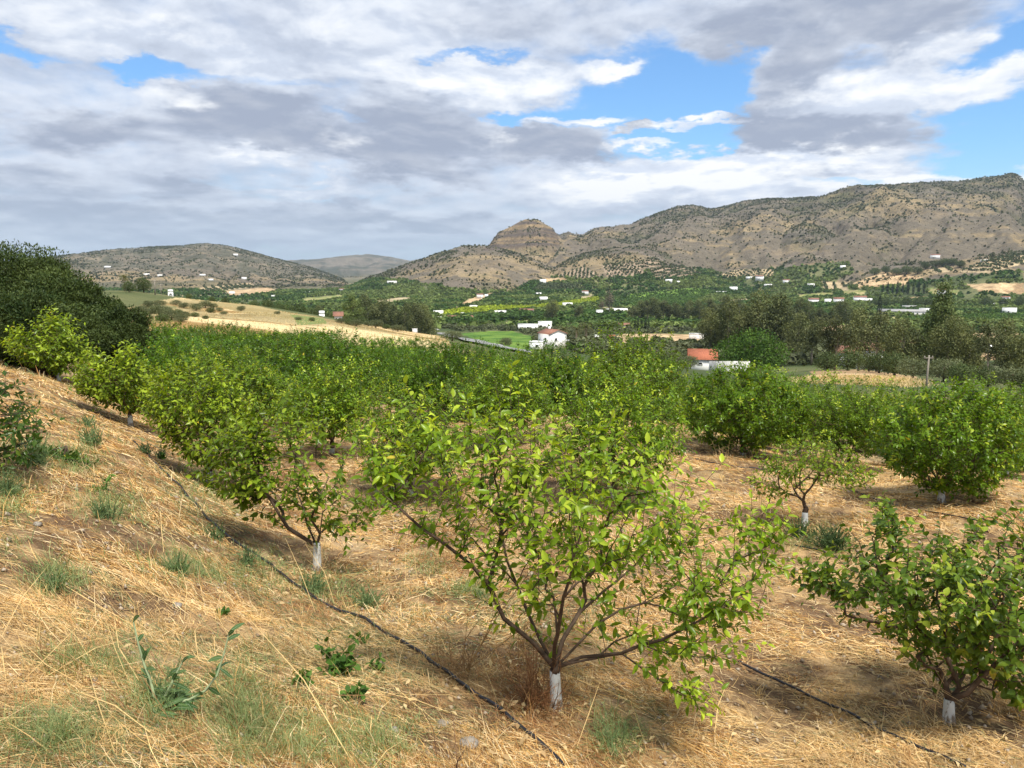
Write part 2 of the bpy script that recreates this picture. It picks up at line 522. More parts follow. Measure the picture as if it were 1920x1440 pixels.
# ------------------------------------------------------------------ camera, sun, sky
cam = bpy.data.objects.new('camera', bpy.data.cameras.new('camera'))
COLL.objects.link(cam)
cam.location = (0, 0, CAMZ)
cam.rotation_euler = (pi / 2 - PITCH, 0, 0)
cam.data.sensor_width = 36; cam.data.lens = 27
cam.data.clip_start = .05; cam.data.clip_end = 40000
SC.camera = cam
SC.view_settings.view_transform = 'Standard'
SC.view_settings.look = 'None'
SC.view_settings.exposure = 0.48
SC.view_settings.gamma = 1.0
SC.cycles.max_bounces = 6
SC.cycles.diffuse_bounces = 3
SC.cycles.transmission_bounces = 3
SC.cycles.glossy_bounces = 2

HAZE = 5e-5
SUN_EL, SUN_AZ = radians(64), radians(152)      # azimuth clockwise from the view direction
sl = bpy.data.lights.new('sun', 'SUN'); sl.energy = 4.4; sl.angle = radians(10); sl.color = (1.0, .94, .83)
so = bpy.data.objects.new('sun', sl); COLL.objects.link(so)
so.location = (20, -20, 60)
so.rotation_euler = (pi / 2 - SUN_EL, 0, pi - SUN_AZ)


def build_world():
    w = bpy.data.worlds.new('World'); SC.world = w; w.use_nodes = True
    nt = w.node_tree; nt.nodes.clear()
    L = nt.links.new

    def sock(n, v, i=0):
        if isinstance(v, (int, float)): n.inputs[i].default_value = v
        elif isinstance(v, (tuple, list)): n.inputs[i].default_value = v
        else: L(v, n.inputs[i])

    def M(op, a, b=0.0, c=None, clamp=False):
        n = nt.nodes.new('ShaderNodeMath'); n.operation = op; n.use_clamp = clamp
        sock(n, a, 0); sock(n, b, 1)
        if c is not None: sock(n, c, 2)
        return n.outputs[0]

    def VM(op, a, b=(0, 0, 0)):
        n = nt.nodes.new('ShaderNodeVectorMath'); n.operation = op
        sock(n, a, 0); sock(n, b, 1)
        return n

    def smooth(x, e0, e1, o0=0.0, o1=1.0):
        n = nt.nodes.new('ShaderNodeMapRange'); n.interpolation_type = 'SMOOTHSTEP'
        sock(n, x, 0); n.inputs[1].default_value = e0; n.inputs[2].default_value = e1
        n.inputs[3].default_value = o0; n.inputs[4].default_value = o1
        return n.outputs[0]

    def noise(vec, scale, detail=6, rough=.55, seed=0.0):
        n = nt.nodes.new('ShaderNodeTexNoise'); n.noise_dimensions = '3D'
        sock(n, VM('ADD', vec, (seed, seed * .7, seed * 1.3)).outputs[0], 0)
        n.inputs['Scale'].default_value = scale; n.inputs['Detail'].default_value = detail; n.inputs['Roughness'].default_value = rough
        return n

    def mix(f, a, b):
        n = nt.nodes.new('ShaderNodeMix'); n.data_type = 'RGBA'
        if isinstance(f, (int, float)): n.inputs[0].default_value = f
        else: L(f, n.inputs[0])
        for i, v in ((6, a), (7, b)):
            if isinstance(v, tuple): n.inputs[i].default_value = (*v, 1)
            else: L(v, n.inputs[i])
        return n.outputs[2]

    tc = nt.nodes.new('ShaderNodeTexCoord')
    sep = nt.nodes.new('ShaderNodeSeparateXYZ'); L(tc.outputs['Generated'], sep.inputs[0])
    az = M('ARCTAN2', sep.outputs[0], sep.outputs[1])
    el = M('ARCSINE', sep.outputs[2])
    comb = nt.nodes.new('ShaderNodeCombineXYZ'); L(az, comb.inputs[0]); L(el, comb.inputs[1])
    # clouds flatten towards the horizon: stretch the noise more the lower it is
    P = comb.outputs[0]
    ely = M('POWER', M('MAXIMUM', el, .004), .62)
    comb2 = nt.nodes.new('ShaderNodeCombineXYZ'); L(az, comb2.inputs[0]); L(M('MULTIPLY', ely, 1.25), comb2.inputs[1])
    Q = comb2.outputs[0]
    n1 = noise(VM('MULTIPLY', Q, (1, 1.5, 1)).outputs[0], 4.0, 2, .5, 3.1)
    w1 = VM('SUBTRACT', n1.outputs['Color'], (.5, .5, .5)).outputs[0]
    n2 = noise(VM('MULTIPLY', Q, (1, 1.7, 1)).outputs[0], 13, 8, .6, 8.2)
    w2 = VM('SUBTRACT', n2.outputs['Color'], (.5, .5, .5)).outputs[0]
    warp = VM('ADD', VM('MULTIPLY', w1, (.13, .055, 0)).outputs[0], VM('MULTIPLY', w2, (.13, .075, 0)).outputs[0]).outputs[0]
    PW = VM('ADD', P, warp).outputs[0]

    def blob(px, py, rx, ry):
        q = ray(px, py); q = q / np.linalg.norm(q)
        a, e = atan2(q[0], q[1]), math.asin(q[2])
        d = VM('MULTIPLY', VM('SUBTRACT', PW, (a, e, 0)).outputs[0], (F / rx, F / ry, 0)).outputs[0]
        n = nt.nodes.new('ShaderNodeVectorMath'); n.operation = 'LENGTH'; L(d, n.inputs[0])
        return smooth(n.outputs['Value'], .25, 1.25, 1.0, 0.0)

    def field(bl):
        tot = None
        for px, py, rx, ry, a in bl:
            b = M('MULTIPLY', blob(px, py, rx, ry), a)
            tot = b if tot is None else M('ADD', tot, b)
        return tot

    # openings of blue sky
    blue = field([(1290, 190, 130, 75, 1.0), (1130, 190, 120, 45, .85), (1200, 115, 170, 40, .75), (1370, 150, 60, 60, .8), (1000, 205, 130, 22, .6),
                  (1230, 265, 150, 34, .95), (1350, 250, 90, 25, .7), (1890, 230, 95, 60, 1.0), (1860, 300, 120, 40, .8), (1760, 330, 160, 22, .5),
                  (1900, 95, 70, 40, .8), (1700, 60, 60, 25, .3), (1560, 350, 120, 20, .45), (330, 135, 110, 20, .75), (240, 120, 60, 18, .6), (20, 78, 70, 18, .75), (870, 96, 80, 13, .7), (930, 205, 50, 25, .75),
                  (700, 222, 60, 10, .35), (560, 150, 120, 12, .25), (1600, 120, 160, 16, .4), (2300, 200, 220, 160, .9), (2200, -200, 400, 180, .8), (600, -420, 700, 150, .7), (-500, 150, 200, 60, .7)])
    # white streaks floating inside the blue
    white = field([(880, 140, 200, 36, 1.0), (1125, 126, 80, 22, 1.5), (350, 182, 60, 20, .6), (1090, 208, 140, 13, 1.5), (1300, 228, 130, 12, 1.5), (1220, 266, 80, 12, 1.3),
                   (1750, 165, 230, 36, 1.0), (1590, 290, 100, 24, 1.0), (1330, 322, 250, 44, 1.5), (1180, 340, 140, 34, .8), (1880, 325, 130, 16, .9), (1700, 330, 70, 18, .8), (920, 245, 55, 26, .6),
                   (640, 275, 60, 20, .45), (560, 350, 90, 14, .8), (470, 305, 60, 12, .6), (250, 55, 240, 34, .6), (460, 115, 160, 26, .45), (1450, 370, 160, 18, .8), (700, 45, 200, 60, .35), (1110, 350, 160, 40, .6), (1800, 85, 70, 25, .6)])
    # grey bases
    dark = field([(160, 240, 110, 36, 1.0), (480, 240, 190, 52, 1.0), (450, 195, 90, 40, .8), (600, 285, 150, 34, .8), (780, 245, 110, 70, 1.0), (770, 315, 130, 28, .9),
                  (960, 260, 100, 46, 1.0), (1075, 265, 100, 40, 1.1), (1205, 229, 32, 14, 1.2), (1365, 90, 62, 48, .9), (1540, 65, 150, 60, .85), (1720, 40, 120, 60, .8), (1500, 130, 80, 40, .6),
                  (1440, 245, 80, 40, 1.1), (1560, 250, 200, 34, 1.0), (1480, 190, 100, 40, .5), (1330, 258, 40, 9, .6), (60, 335, 150, 22, .5), (370, 355, 80, 20, .6), (600, 400, 320, 26, .55), (300, 430, 420, 40, .5),
                  (150, 390, 260, 24, .45), (900, 20, 130, 34, .35), (1500, 10, 250, 40, .5), (1050, 30, 150, 40, .2), (780, 410, 200, 18, .5), (1480, 330, 130, 16, .5)])
    tex = n2.outputs['Fac']
    # billows: the same cloud field read a little higher up gives sunlit crests and shaded bases
    QW = VM('ADD', Q, VM('MULTIPLY', w1, (.10, .05, 0)).outputs[0]).outputs[0]
    def billow(off, sc, st, det, seed):
        return noise(VM('MULTIPLY', VM('ADD', QW, (off * .25, off, 0)).outputs[0], (1, st, 1)).outputs[0], sc, det, .56, seed).outputs['Fac']
    b0, b1 = billow(0, 6.0, 1.8, 9, 21.0), billow(.04, 6.0, 1.8, 9, 21.0)
    c0, c1 = billow(0, 19, 1.8, 7, 33.0), billow(.014, 19, 1.8, 7, 33.0)
    relief = M('ADD', M('SUBTRACT', b0, b1), M('MULTIPLY', M('SUBTRACT', c0, c1), .8))
    dens = M('ADD', M('MULTIPLY', M('SUBTRACT', b0, .5), 1.5), M('MULTIPLY', M('SUBTRACT', c0, .5), 1.25))
    cover = M('ADD', M('ADD', M('SUBTRACT', .70, M('MULTIPLY', blue, 1.3)), M('MULTIPLY', white, .95)), M('MULTIPLY', dark, .75))
    cover = M('ADD', cover, M('MULTIPLY', dens, .7))
    alpha = smooth(cover, -.42, .86)
    dk = M('SUBTRACT', M('ADD', M('MULTIPLY', dark, 1.05), M('MULTIPLY', dens, .5)), M('MULTIPLY', white, .55))
    dk = M('SUBTRACT', dk, M('MULTIPLY', relief, 1.9))
    dk = smooth(dk, -.75, 1.15)
    lit = M('MULTIPLY', M('ADD', M('MULTIPLY', white, .75), .1), M('ADD', .45, M('MULTIPLY', relief, 5)), clamp=True)
    cloud = mix(dk, (.60, .66, .765), (.31, .355, .455))
    cloud = mix(lit, cloud, (.82, .83, .84))
    # thick hazy deck low over the far left hills, clearer to the right
    low = M('MULTIPLY', smooth(el, .012, .15, 1.0, 0.0), smooth(az, -.15, .35, 1.0, .35))
    cloud = mix(M('MULTIPLY', low, .62), cloud, (.40, .49, .60))
    alpha = M('MAXIMUM', alpha, M('MULTIPLY', low, .9))
    st = nt.nodes.new('ShaderNodeTexSky'); st.sky_type = 'NISHITA'; st.sun_disc = False
    st.sun_elevation = SUN_EL; st.sun_rotation = SUN_AZ; st.altitude = 100; st.air_density = 1.2; st.dust_density = .4; st.ozone_density = 2.0
    tint = VM('MULTIPLY', st.outputs[0], (.60, .85, 1.1)).outputs[0]
    bg = nt.nodes.new('ShaderNodeBackground'); L(tint, bg.inputs[0]); bg.inputs[1].default_value = .12
    bc = nt.nodes.new('ShaderNodeBackground'); L(cloud, bc.inputs[0]); bc.inputs[1].default_value = .93
    mx = nt.nodes.new('ShaderNodeMixShader'); L(alpha, mx.inputs[0]); L(bg.outputs[0], mx.inputs[1]); L(bc.outputs[0], mx.inputs[2])
    out = nt.nodes.new('ShaderNodeOutputWorld'); L(mx.outputs[0], out.inputs[0])
    w.cycles.sampling_method = 'MANUAL'; w.cycles.sample_map_resolution = 512


build_world()

# ------------------------------------------------------------------ ground and hills
GOLD = [(230, 578), (330, 558), (480, 573), (600, 597), (640, 604), (760, 615), (838, 632), (846, 660), (600, 680), (270, 640)]
OLIVEFIELD = [(330, 556), (480, 572), (602, 597), (560, 601), (470, 590), (400, 572)]
GREENPATCH = [(540, 590), (602, 598), (610, 606), (560, 608)]
SCRUBPATCH = [(255, 572), (330, 575), (345, 600), (290, 606), (250, 600)]
SUNLIT_STRIP = [(815, 588), (860, 578), (930, 573), (990, 574), (1045, 568), (1120, 556), (1128, 566), (1040, 577), (960, 585), (890, 592), (822, 598)]
GREENS = [[(1165, 566), (1180, 552), (1290, 540), (1345, 545), (1300, 572), (1235, 578), (1190, 576)],
          [(1690, 596), (1920, 588), (1920, 604), (1700, 606)], [(1500, 605), (1560, 603), (1600, 606), (1540, 612)],
          [(860, 626), (960, 620), (1005, 632), (1000, 656), (940, 650)], [(1020, 530), (1090, 532), (1100, 545), (1005, 546)]]
PALE = [[(1085, 556), (1110, 552), (1116, 560), (1090, 564)], [(1000, 574), (1060, 571), (1064, 577), (1004, 580)], [(930, 604), (990, 600), (1000, 607), (935, 611)], [(1340, 566), (1400, 560), (1410, 566), (1345, 572)],
        [(1575, 540), (1625, 545), (1620, 556), (1580, 552)], [(1490, 552), (1560, 548), (1570, 556), (1495, 560)], [(700, 565), (760, 556), (780, 562), (710, 574)], [(1600, 592), (1690, 594), (1700, 602), (1610, 604)], [(1740, 540), (1800, 545), (1795, 556), (1745, 552)],
        [(1130, 575), (1200, 584), (1190, 590), (1120, 584)], [(560, 560), (640, 552), (650, 560), (570, 570)], [(1420, 575), (1480, 572), (1490, 580), (1425, 584)]]
TAN = [[(1125, 632), (1180, 626), (1330, 628), (1335, 640), (1140, 644)], [(1520, 612), (1620, 606), (1640, 622), (1530, 628)],
       [(1810, 533), (1920, 530), (1920, 552), (1840, 548)], [(1600, 530), (1660, 508), (1730, 520), (1690, 536), (1610, 540)],
       [(1520, 695), (1620, 694), (1720, 706), (1700, 722), (1520, 716)], [(880, 560), (930, 548), (900, 568), (850, 578)], [(1700, 556), (1740, 555), (1740, 562), (1660, 562)],
       [(1840, 660), (1920, 655), (1920, 675), (1830, 676)], [(420, 545), (500, 538), (520, 548), (430, 556)], [(1020, 522), (1060, 520), (1062, 527), (1022, 530)],
       [(1790, 625), (1920, 625), (1920, 640), (1800, 640)]]
OLIVES = [([(1040, 518), (1095, 500), (1125, 516), (1100, 524)], 1), ([(1128, 497), (1180, 492), (1215, 515), (1140, 522)], 1), ([(1175, 490), (1230, 484), (1250, 498), (1200, 503)], 1),
          ([(1215, 505), (1280, 497), (1320, 515), (1230, 524)], 1), ([(1345, 516), (1385, 505), (1450, 505), (1450, 520), (1365, 520)], 2), ([(1742, 505), (1768, 494), (1792, 508), (1755, 513)], 2),
          ([(1795, 510), (1840, 492), (1900, 476), (1920, 478), (1920, 495), (1850, 512)], 2), ([(1000, 545), (1012, 532), (1090, 532), (1100, 545)], 3), ([(370, 540), (470, 530), (480, 538), (390, 548)], 2),
          ([(1540, 528), (1595, 530), (1590, 545), (1545, 545)], 2)]
HILLGREEN = [(600, 560), (650, 538), (700, 522), (760, 524), (850, 540), (900, 546), (960, 546), (1000, 527), (1080, 512), (1130, 521), (1230, 506), (1300, 503), (1345, 512), (1400, 516), (1450, 503), (1500, 498), (1590, 489), (1600, 512), (1560, 530),
             (1640, 540), (1740, 525), (1820, 516), (1920, 508), (1920, 610), (600, 610)]
ROADPX = [(800, 624), (822, 625), (845, 629), (870, 636), (900, 644), (935, 652), (975, 662)]


def rows_near():
    r1 = np.geomspace(.35, 12, 250)
    r2 = np.geomspace(12, 300, 230)[1:]
    r3 = np.geomspace(300, 1150, 170)[1:]
    r4 = np.linspace(1150, 3300, 400)[1:]
    r5 = np.geomspace(3300, 15000, 70)[1:]
    return np.concatenate([r1, r2, r3, r4, r5])


RR = rows_near()
AZ = np.concatenate([np.linspace(-pi, radians(-44), 70)[:-1], np.linspace(radians(-44), radians(44), 1150), np.linspace(radians(44), pi, 70)[1:]])
gr, ga = np.meshgrid(RR, AZ, indexing='ij')
gx, gy = (gr * np.sin(ga)).ravel(), (gr * np.cos(ga)).ravel()
gzv, gt, gg = ground_full(gx, gy)
GV = np.stack([gx, gy, gzv], -1)
gpx, gpy, gd = proj(GV)
grr = gr.ravel()
wpx = gpx + (fbm(gx / 25, gy / 25, 81, 3) - .5) * 14
wpy = gpy + (fbm(gx / 25, gy / 25, 82, 3) - .5) * 5


def C(*c):
    return np.array(c, float)


def landcover():
    n = len(gx)
    col = np.zeros((n, 3))
    lr = np.log(grr)
    # near: straw over brown earth
    a = fbm(gx / .9, gy / .9, 31, 5); b = fbm(gx / .16, gy / .16, 32, 4); c = fbm(gx / 4, gy / 4, 33, 3)
    near = lerp(C(.16, .10, .057), C(.48, .325, .16), sstep(.38, .66, a * .45 + b * .55)[:, None])
    near = lerp(near, C(.36, .28, .19), (sstep(.6, .75, a) * .5)[:, None])
    near = lerp(near, C(.15, .15, .07), (sstep(.6, .75, c) * .4)[:, None])
    # valley: green mosaic
    p = fbm(gx / 110, gy / 110, 41, 4); q = fbm(gx / 30, gy / 30, 42, 4)
    val = lerp(C(.055, .075, .028), C(.11, .12, .05), sstep(.35, .65, q)[:, None])
    val = lerp(val, C(.34, .27, .15), (sstep(.60, .70, p * .6 + q * .4) * .8)[:, None])
    col[:] = lerp(near, val, sstep(62, 95, grr)[:, None])
    # hills
    h = gt >= 0
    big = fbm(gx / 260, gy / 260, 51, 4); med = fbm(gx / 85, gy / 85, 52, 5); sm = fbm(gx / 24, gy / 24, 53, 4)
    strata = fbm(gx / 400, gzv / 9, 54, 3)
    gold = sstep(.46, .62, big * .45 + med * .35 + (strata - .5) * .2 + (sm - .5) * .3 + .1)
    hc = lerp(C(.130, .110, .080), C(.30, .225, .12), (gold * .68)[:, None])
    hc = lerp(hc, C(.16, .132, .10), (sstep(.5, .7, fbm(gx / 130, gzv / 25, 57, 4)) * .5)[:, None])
    scrub = sstep(.44, .60, med * .42 + sm * .26 + (1 - gg) * .45 - .05 + (gt - .5) * .12)  # scrub cover; gully weight also paints in shade the flat light lacks
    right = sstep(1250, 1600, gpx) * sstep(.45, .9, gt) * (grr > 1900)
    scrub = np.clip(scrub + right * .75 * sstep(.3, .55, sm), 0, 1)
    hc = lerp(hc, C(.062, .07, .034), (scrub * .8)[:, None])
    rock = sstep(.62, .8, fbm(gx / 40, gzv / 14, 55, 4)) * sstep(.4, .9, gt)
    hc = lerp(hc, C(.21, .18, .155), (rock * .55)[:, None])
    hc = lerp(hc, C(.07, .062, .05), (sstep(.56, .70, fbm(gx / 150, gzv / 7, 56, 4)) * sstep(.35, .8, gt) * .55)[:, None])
    butte = h & inpoly([(905, 470), (930, 430), (985, 408), (1045, 432), (1050, 460)], gpx, gpy)
    hc[butte] = lerp(C(.10, .08, .065), C(.22, .16, .09), sstep(.45, .65, strata)[butte][:, None])
    left = h & (grr > 2300) & (gpx < 720)
    hc[left] = lerp(hc[left], lerp(C(.075, .078, .05), C(.165, .14, .105), sstep(.4, .6, med * .5 + sm * .5)[left][:, None]), .7)
    fr = h & (grr > 4300)
    hc[fr] = lerp(C(.07, .075, .055), C(.16, .14, .11), sstep(.4, .6, med * .6 + big * .4)[fr][:, None])
    # green foot of the hills
    foot = (1 - sstep(.0, .16, gt + (med - .5) * .25)) * h
    hc = lerp(hc, C(.085, .085, .045), (foot * .8)[:, None])
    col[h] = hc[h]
    far = (~h) & (grr > 1500)
    col[far] = lerp(C(.07, .08, .04), C(.2, .17, .11), sstep(.45, .65, med)[far][:, None])
    # measured fields
    v = (grr > 55) & (gy > 0)

    def paint(poly, c, k=1.0, cond=v, soft=True):
        m = cond & inpoly(poly, wpx if soft else gpx, wpy if soft else gpy)
        c = np.asarray(c, float)
        col[m] = lerp(col[m], c[m] if c.ndim == 2 else c, k)

    gl = fbm(gx / 60, gy / 60, 63, 4)[:, None]
    paint(HILLGREEN, lerp(C(.06, .085, .028), C(.13, .14, .06), sstep(.42, .6, gl)), .9, v & (grr > 600))
    stripe = fbm(gx / 20 + gy / 30, gy / 5 + gx / 16, 61, 5)
    gcol = lerp(C(.27, .17, .065), C(.62, .48, .26), sstep(.42, .58, stripe)[:, None])
    gcol = lerp(gcol, C(.20, .17, .08), (sstep(.54, .68, fbm(gx / 20, gy / 26, 64, 4)) * .7)[:, None])
    paint(GOLD, gcol, 1.0, v & (grr < 210))
    paint(OLIVEFIELD, C(.27, .22, .10), .85)
    paint(GREENPATCH, C(.15, .19, .06), .9)
    paint(SCRUBPATCH, C(.11, .13, .05), .6)
    fl = fbm(gx / 12, gy / 12, 62, 3)[:, None]
    paint(SUNLIT_STRIP, lerp(C(.20, .27, .02), C(.42, .47, .05), sstep(.35, .65, fl)), 1.0)  # patch of sunlight on the valley, put into this strip's colour
    for g in GREENS:
        paint(g, lerp(C(.06, .13, .02), C(.13, .21, .035), sstep(.35, .65, fl)), 1.0)
    for k_, t in enumerate(PALE):
        paint(t, lerp(C(.16, .20, .05), C(.34, .30, .14), sstep(.35, .65, fl)) if k_ % 3 else lerp(C(.30, .24, .14), C(.46, .38, .24), sstep(.35, .65, fl)), .9)
    for t in TAN:
        paint(t, lerp(C(.30, .20, .11), C(.52, .38, .22), sstep(.35, .65, fl)), .95)
    for o, k in OLIVES:
        paint(o, (C(.30, .23, .16), C(.42, .33, .20), C(.19, .21, .07))[k - 1], .95, v, False)
    return col


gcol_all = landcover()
nr, na = len(RR), len(AZ)
ii = (np.arange(nr - 1)[:, None] * na + np.arange(na - 1)[None]).ravel()
quads = np.stack([ii, ii + 1, ii + na + 1, ii + na], -1)
isq = (gt[quads] >= 0).sum(1) >= 2


def submesh(name, faces, mat):
    u, inv = np.unique(faces.ravel(), return_inverse=True)
    return build_mesh(name, GV[u], inv.reshape(faces.shape), mat, gcol_all[u], True)


M_GROUND = ground_mat('straw_earth', ((.7, .12), (9.0, .25), (60.0, .35)), .03)
M_HILL = ground_mat('hillside', ((.012, .15), (.06, .28), (.25, .3)), 2.5)
# the field beyond the orchard has broader mottling
m_cap = np.array([[0, 1, 2]])
u0 = np.arange(na - 1)
gq = quads[~isq]
ground = link('ground', submesh('ground', gq, M_GROUND)); tag(ground, 'straw covered orchard slope falling away to the green valley floor', 'ground', kind='structure')
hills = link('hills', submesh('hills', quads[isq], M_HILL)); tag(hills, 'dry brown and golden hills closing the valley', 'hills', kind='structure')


# ------------------------------------------------------------------ clumps: many small far trees as one mesh
def clump_templates(rng, k, n, flat=.85):
    out = []
    for _ in range(n):
        d = rng.normal(size=(k, 3)); d /= np.linalg.norm(d, axis=1)[:, None]
        d[:, 2] = np.where(d[:, 2] < -.45, -d[:, 2], d[:, 2])
        rad = rng.uniform(.6, 1.0, k)[:, None]
        c = d * rad * np.array([1, 1, flat])
        nrm = d + rng.normal(size=(k, 3)) * .55; nrm /= np.linalg.norm(nrm, axis=1)[:, None]
        t = np.cross(nrm, rng.normal(size=(k, 3))); t /= np.linalg.norm(t, axis=1)[:, None]
        b = np.cross(nrm, t)
        s = rng.uniform(.75, 1.25, (k, 1)) * 1.35 / sqrt(k) * 1.25
        q = np.stack([c - t * s - b * s * .7, c + t * s * .8 - b * s, c + t * s + b * s * .8, c - t * s * .7 + b * s], 1)
        out.append(q.reshape(-1, 3))
    return np.array(out)


def clumps(name, pos, size, colr, k, mat, seed=0, zoff=.55, tall=None):
    rng = np.random.default_rng(seed)
    T = clump_templates(rng, k, 8)
    n = len(pos)
    pick = rng.integers(0, 8, n)
    a = rng.uniform(0, 2 * pi, n)
    V = T[pick]
    x = V[..., 0] * np.cos(a)[:, None] - V[..., 1] * np.sin(a)[:, None]
    y = V[..., 0] * np.sin(a)[:, None] + V[..., 1] * np.cos(a)[:, None]
    ht = size if tall is None else tall
    V = np.stack([x * size[:, None], y * size[:, None], (V[..., 2] + zoff) * ht[:, None]], -1) + pos[:, None]
    f = np.arange(n * k * 4).reshape(-1, 4)
    jit = rng.uniform(.72, 1.28, (n, k, 1, 1))
    c = np.broadcast_to(colr[:, None, None, :], (n, k, 4, 3)) * jit
    return build_mesh(name, V.reshape(-1, 3), f, mat, c.reshape(-1, 3))


def scatter_polar(rng, n, r0, r1, a0, a1):
    r = np.sqrt(rng.uniform(r0 * r0, r1 * r1, n)); a = rng.uniform(a0, a1, n)
    return r * np.sin(a), r * np.cos(a)


def veg():
    rng = np.random.default_rng(5)
    # scrub on the hillsides
    x, y = scatter_polar(rng, 320000, 1250, 4200, radians(-40), radians(40))
    z, t, g = ground_full(x, y)
    P = np.stack([x, y, z], -1); px, py, d = proj(P)
    r = np.hypot(x, y)
    den = fbm(x / 85, y / 85, 52, 5) * .6 + fbm(x / 28, y / 28, 58, 3) * .4
    pr = .10 + .90 * sstep(.47, .64, den + (1 - g) * .40 - .13 + (t - .5) * .1)
    pr = pr + (px > 1200) * (t > .5) * (r > 1900) * (.2 + .5 * sstep(.75, 1, t))
    keep = (t > .03) & ~inpoly(HILLGREEN, px, py) & (rng.uniform(0, 1, len(x)) < pr * .95)
    s = (.8 + 2.1 * rng.uniform(0, 1, len(x)) ** 3.0)[keep]
    cc = lerp(C(.045, .058, .026), C(.10, .105, .05), rng.uniform(0, 1, (keep.sum(), 1)))
    o = link('hill_scrub', clumps('hill_scrub', P[keep], s, cc, 7, M_FAR, 1)); tag(o, 'dark green bushes dotted over the dry hillsides', 'scrub', kind='stuff')
    # trees standing along the skyline and in the gullies
    # olive terraces in rows
    oc, op, os_ = [], [], []
    for poly, k in OLIVES:
        A = np.array([hit(*p) for p in poly])
        c0 = A.mean(0)
        d0 = (A[-1] - A[0])[:2] if k != 1 else (A[1] - A[0])[:2]
        d0 = d0 / np.linalg.norm(d0); d1 = np.array([-d0[1], d0[0]])
        R = np.abs(A[:, :2] - c0[:2]).max() * 1.5
        sp, sq = {1: (8, 13), 2: (6, 16), 3: (5, 10)}[k]
        u = np.arange(-R, R, sp); v = np.arange(-R, R, sq)
        uu, vv = np.meshgrid(u, v)
        X = c0[0] + uu.ravel() * d0[0] + vv.ravel() * d1[0] + rng.normal(0, .5, uu.size)
        Y = c0[1] + uu.ravel() * d0[1] + vv.ravel() * d1[1] + rng.normal(0, .5, uu.size)
        if len(X) > 6000: continue
        Z = gz(X, Y); Pp = np.stack([X, Y, Z], -1); px, py, d = proj(Pp)
        m = inpoly(poly, px, py) & (np.abs(np.hypot(X, Y) - np.hypot(c0[0], c0[1])) < 500)
        op.append(Pp[m]); os_.append(rng.uniform(2.0, 3.0, m.sum())); oc.append(lerp(C(.05, .065, .028), C(.08, .1, .045), rng.uniform(0, 1, (m.sum(), 1))))
    op, os_, oc = np.concatenate(op), np.concatenate(os_), np.concatenate(oc)
    o = link('terrace_vegetation', clumps('terrace_vegetation', op, os_, oc, 10, M_FAR, 2)); tag(o, 'rows of small dark trees on the tan terraces at the foot of the hills', 'tree rows', kind='stuff')
    # citrus groves of the valley floor and the green foot of the hills
    x, y = scatter_polar(rng, 230000, 560, 2300, radians(-42), radians(42))
    z, t, g = ground_full(x, y); P = np.stack([x, y, z], -1); px, py, d = proj(P); r = np.hypot(x, y)
    den = fbm(x / 120, y / 120, 41, 4) * .6 + fbm(x / 35, y / 35, 44, 3) * .4
    ing = inpoly(HILLGREEN, px, py + (fbm(x / 40, y / 40, 48, 3) - .5) * 8)
    m = ((t < .12) | ing) & (rng.uniform(0, 1, len(x)) < .30 + .6 * sstep(.40, .5, den)) & ((r < 1500 + 400 * fbm(x / 200, y / 200, 45, 2)) | ing)
    for pl in [SUNLIT_STRIP] + GREENS[:2] + TAN + PALE + [o_[0] for o_ in OLIVES]:
        m &= ~inpoly(pl, px, py)
    m &= ~((px < 520) & (r > 900) & (rng.uniform(0, 1, len(x)) < .75))
    m &= rng.uniform(0, 1, len(x)) < .55
    s = (1.9 + 1.6 * rng.uniform(0, 1, len(x)))[m]
    kind = fbm(x / 60, y / 60, 46, 3)[m]
    cc = lerp(C(.065, .125, .025), C(.165, .22, .06), sstep(.4, .6, kind)[:, None]) * rng.uniform(.75, 1.25, (m.sum(), 1))
    o = link('valley_groves_vegetation', clumps('valley_groves_vegetation', P[m], s, cc, 9, M_FAR, 3)); tag(o, 'massed dark green citrus groves covering the far valley floor', 'groves', kind='stuff')
    # low rows inside the green fields; the first strip's carry painted sunlight
    bp = []
    for pl in [SUNLIT_STRIP] + GREENS[:2]:
        A = np.array([hit(*p) for p in pl]); mn, mx = A.min(0), A.max(0)
        X = rng.uniform(mn[0], mx[0], 9000); Y = rng.uniform(mn[1], mx[1], 9000)
        Y = np.round(Y / 7) * 7
        Z = gz(X, Y); Pp = np.stack([X, Y, Z], -1); px, py, d = proj(Pp)
        bp.append(Pp[inpoly(pl, px, py)][:3500])
    nb = len(bp[0])
    bp = np.concatenate(bp)
    cc = np.where(np.arange(len(bp))[:, None] < nb, C(.30, .37, .03), C(.085, .15, .028)) * rng.uniform(.75, 1.25, (len(bp), 1))
    o = link('field_vegetation', clumps('field_vegetation', bp, rng.uniform(.8, 1.5, len(bp)), cc, 8, M_FAR, 4)); tag(o, 'green young crop in the valley fields, one strip coloured brighter as if sunlit', 'crop', kind='stuff')
    # nearer valley bush: 170 to 560 m
    x, y = scatter_polar(rng, 13000, 120, 600, radians(-40), radians(40))
    z, t, g = ground_full(x, y); P = np.stack([x, y, z], -1); px, py, d = proj(P); r = np.hypot(x, y)
    den = fbm(x / 45, y / 45, 47, 4)
    m = rng.uniform(0, 1, len(x)) < sstep(.36, .52, den)
    for pl in TAN + PALE + [SUNLIT_STRIP, GREENS[3]]:
        m &= ~inpoly(pl, px, py)
    m &= ~inpoly([(780, 610), (840, 618), (1000, 655), (990, 680), (760, 640)], px, py)
    m &= (r > 215) | ((px > 930) & (px < 1280) & (r > 185))
    m &= ~((px < 850) & (r < 330))
    for hx0, hx1, hy in ((985, 1075, 280), (1285, 1420, 205)):
        m &= ~((px > hx0) & (px < hx1) & (r < hy))
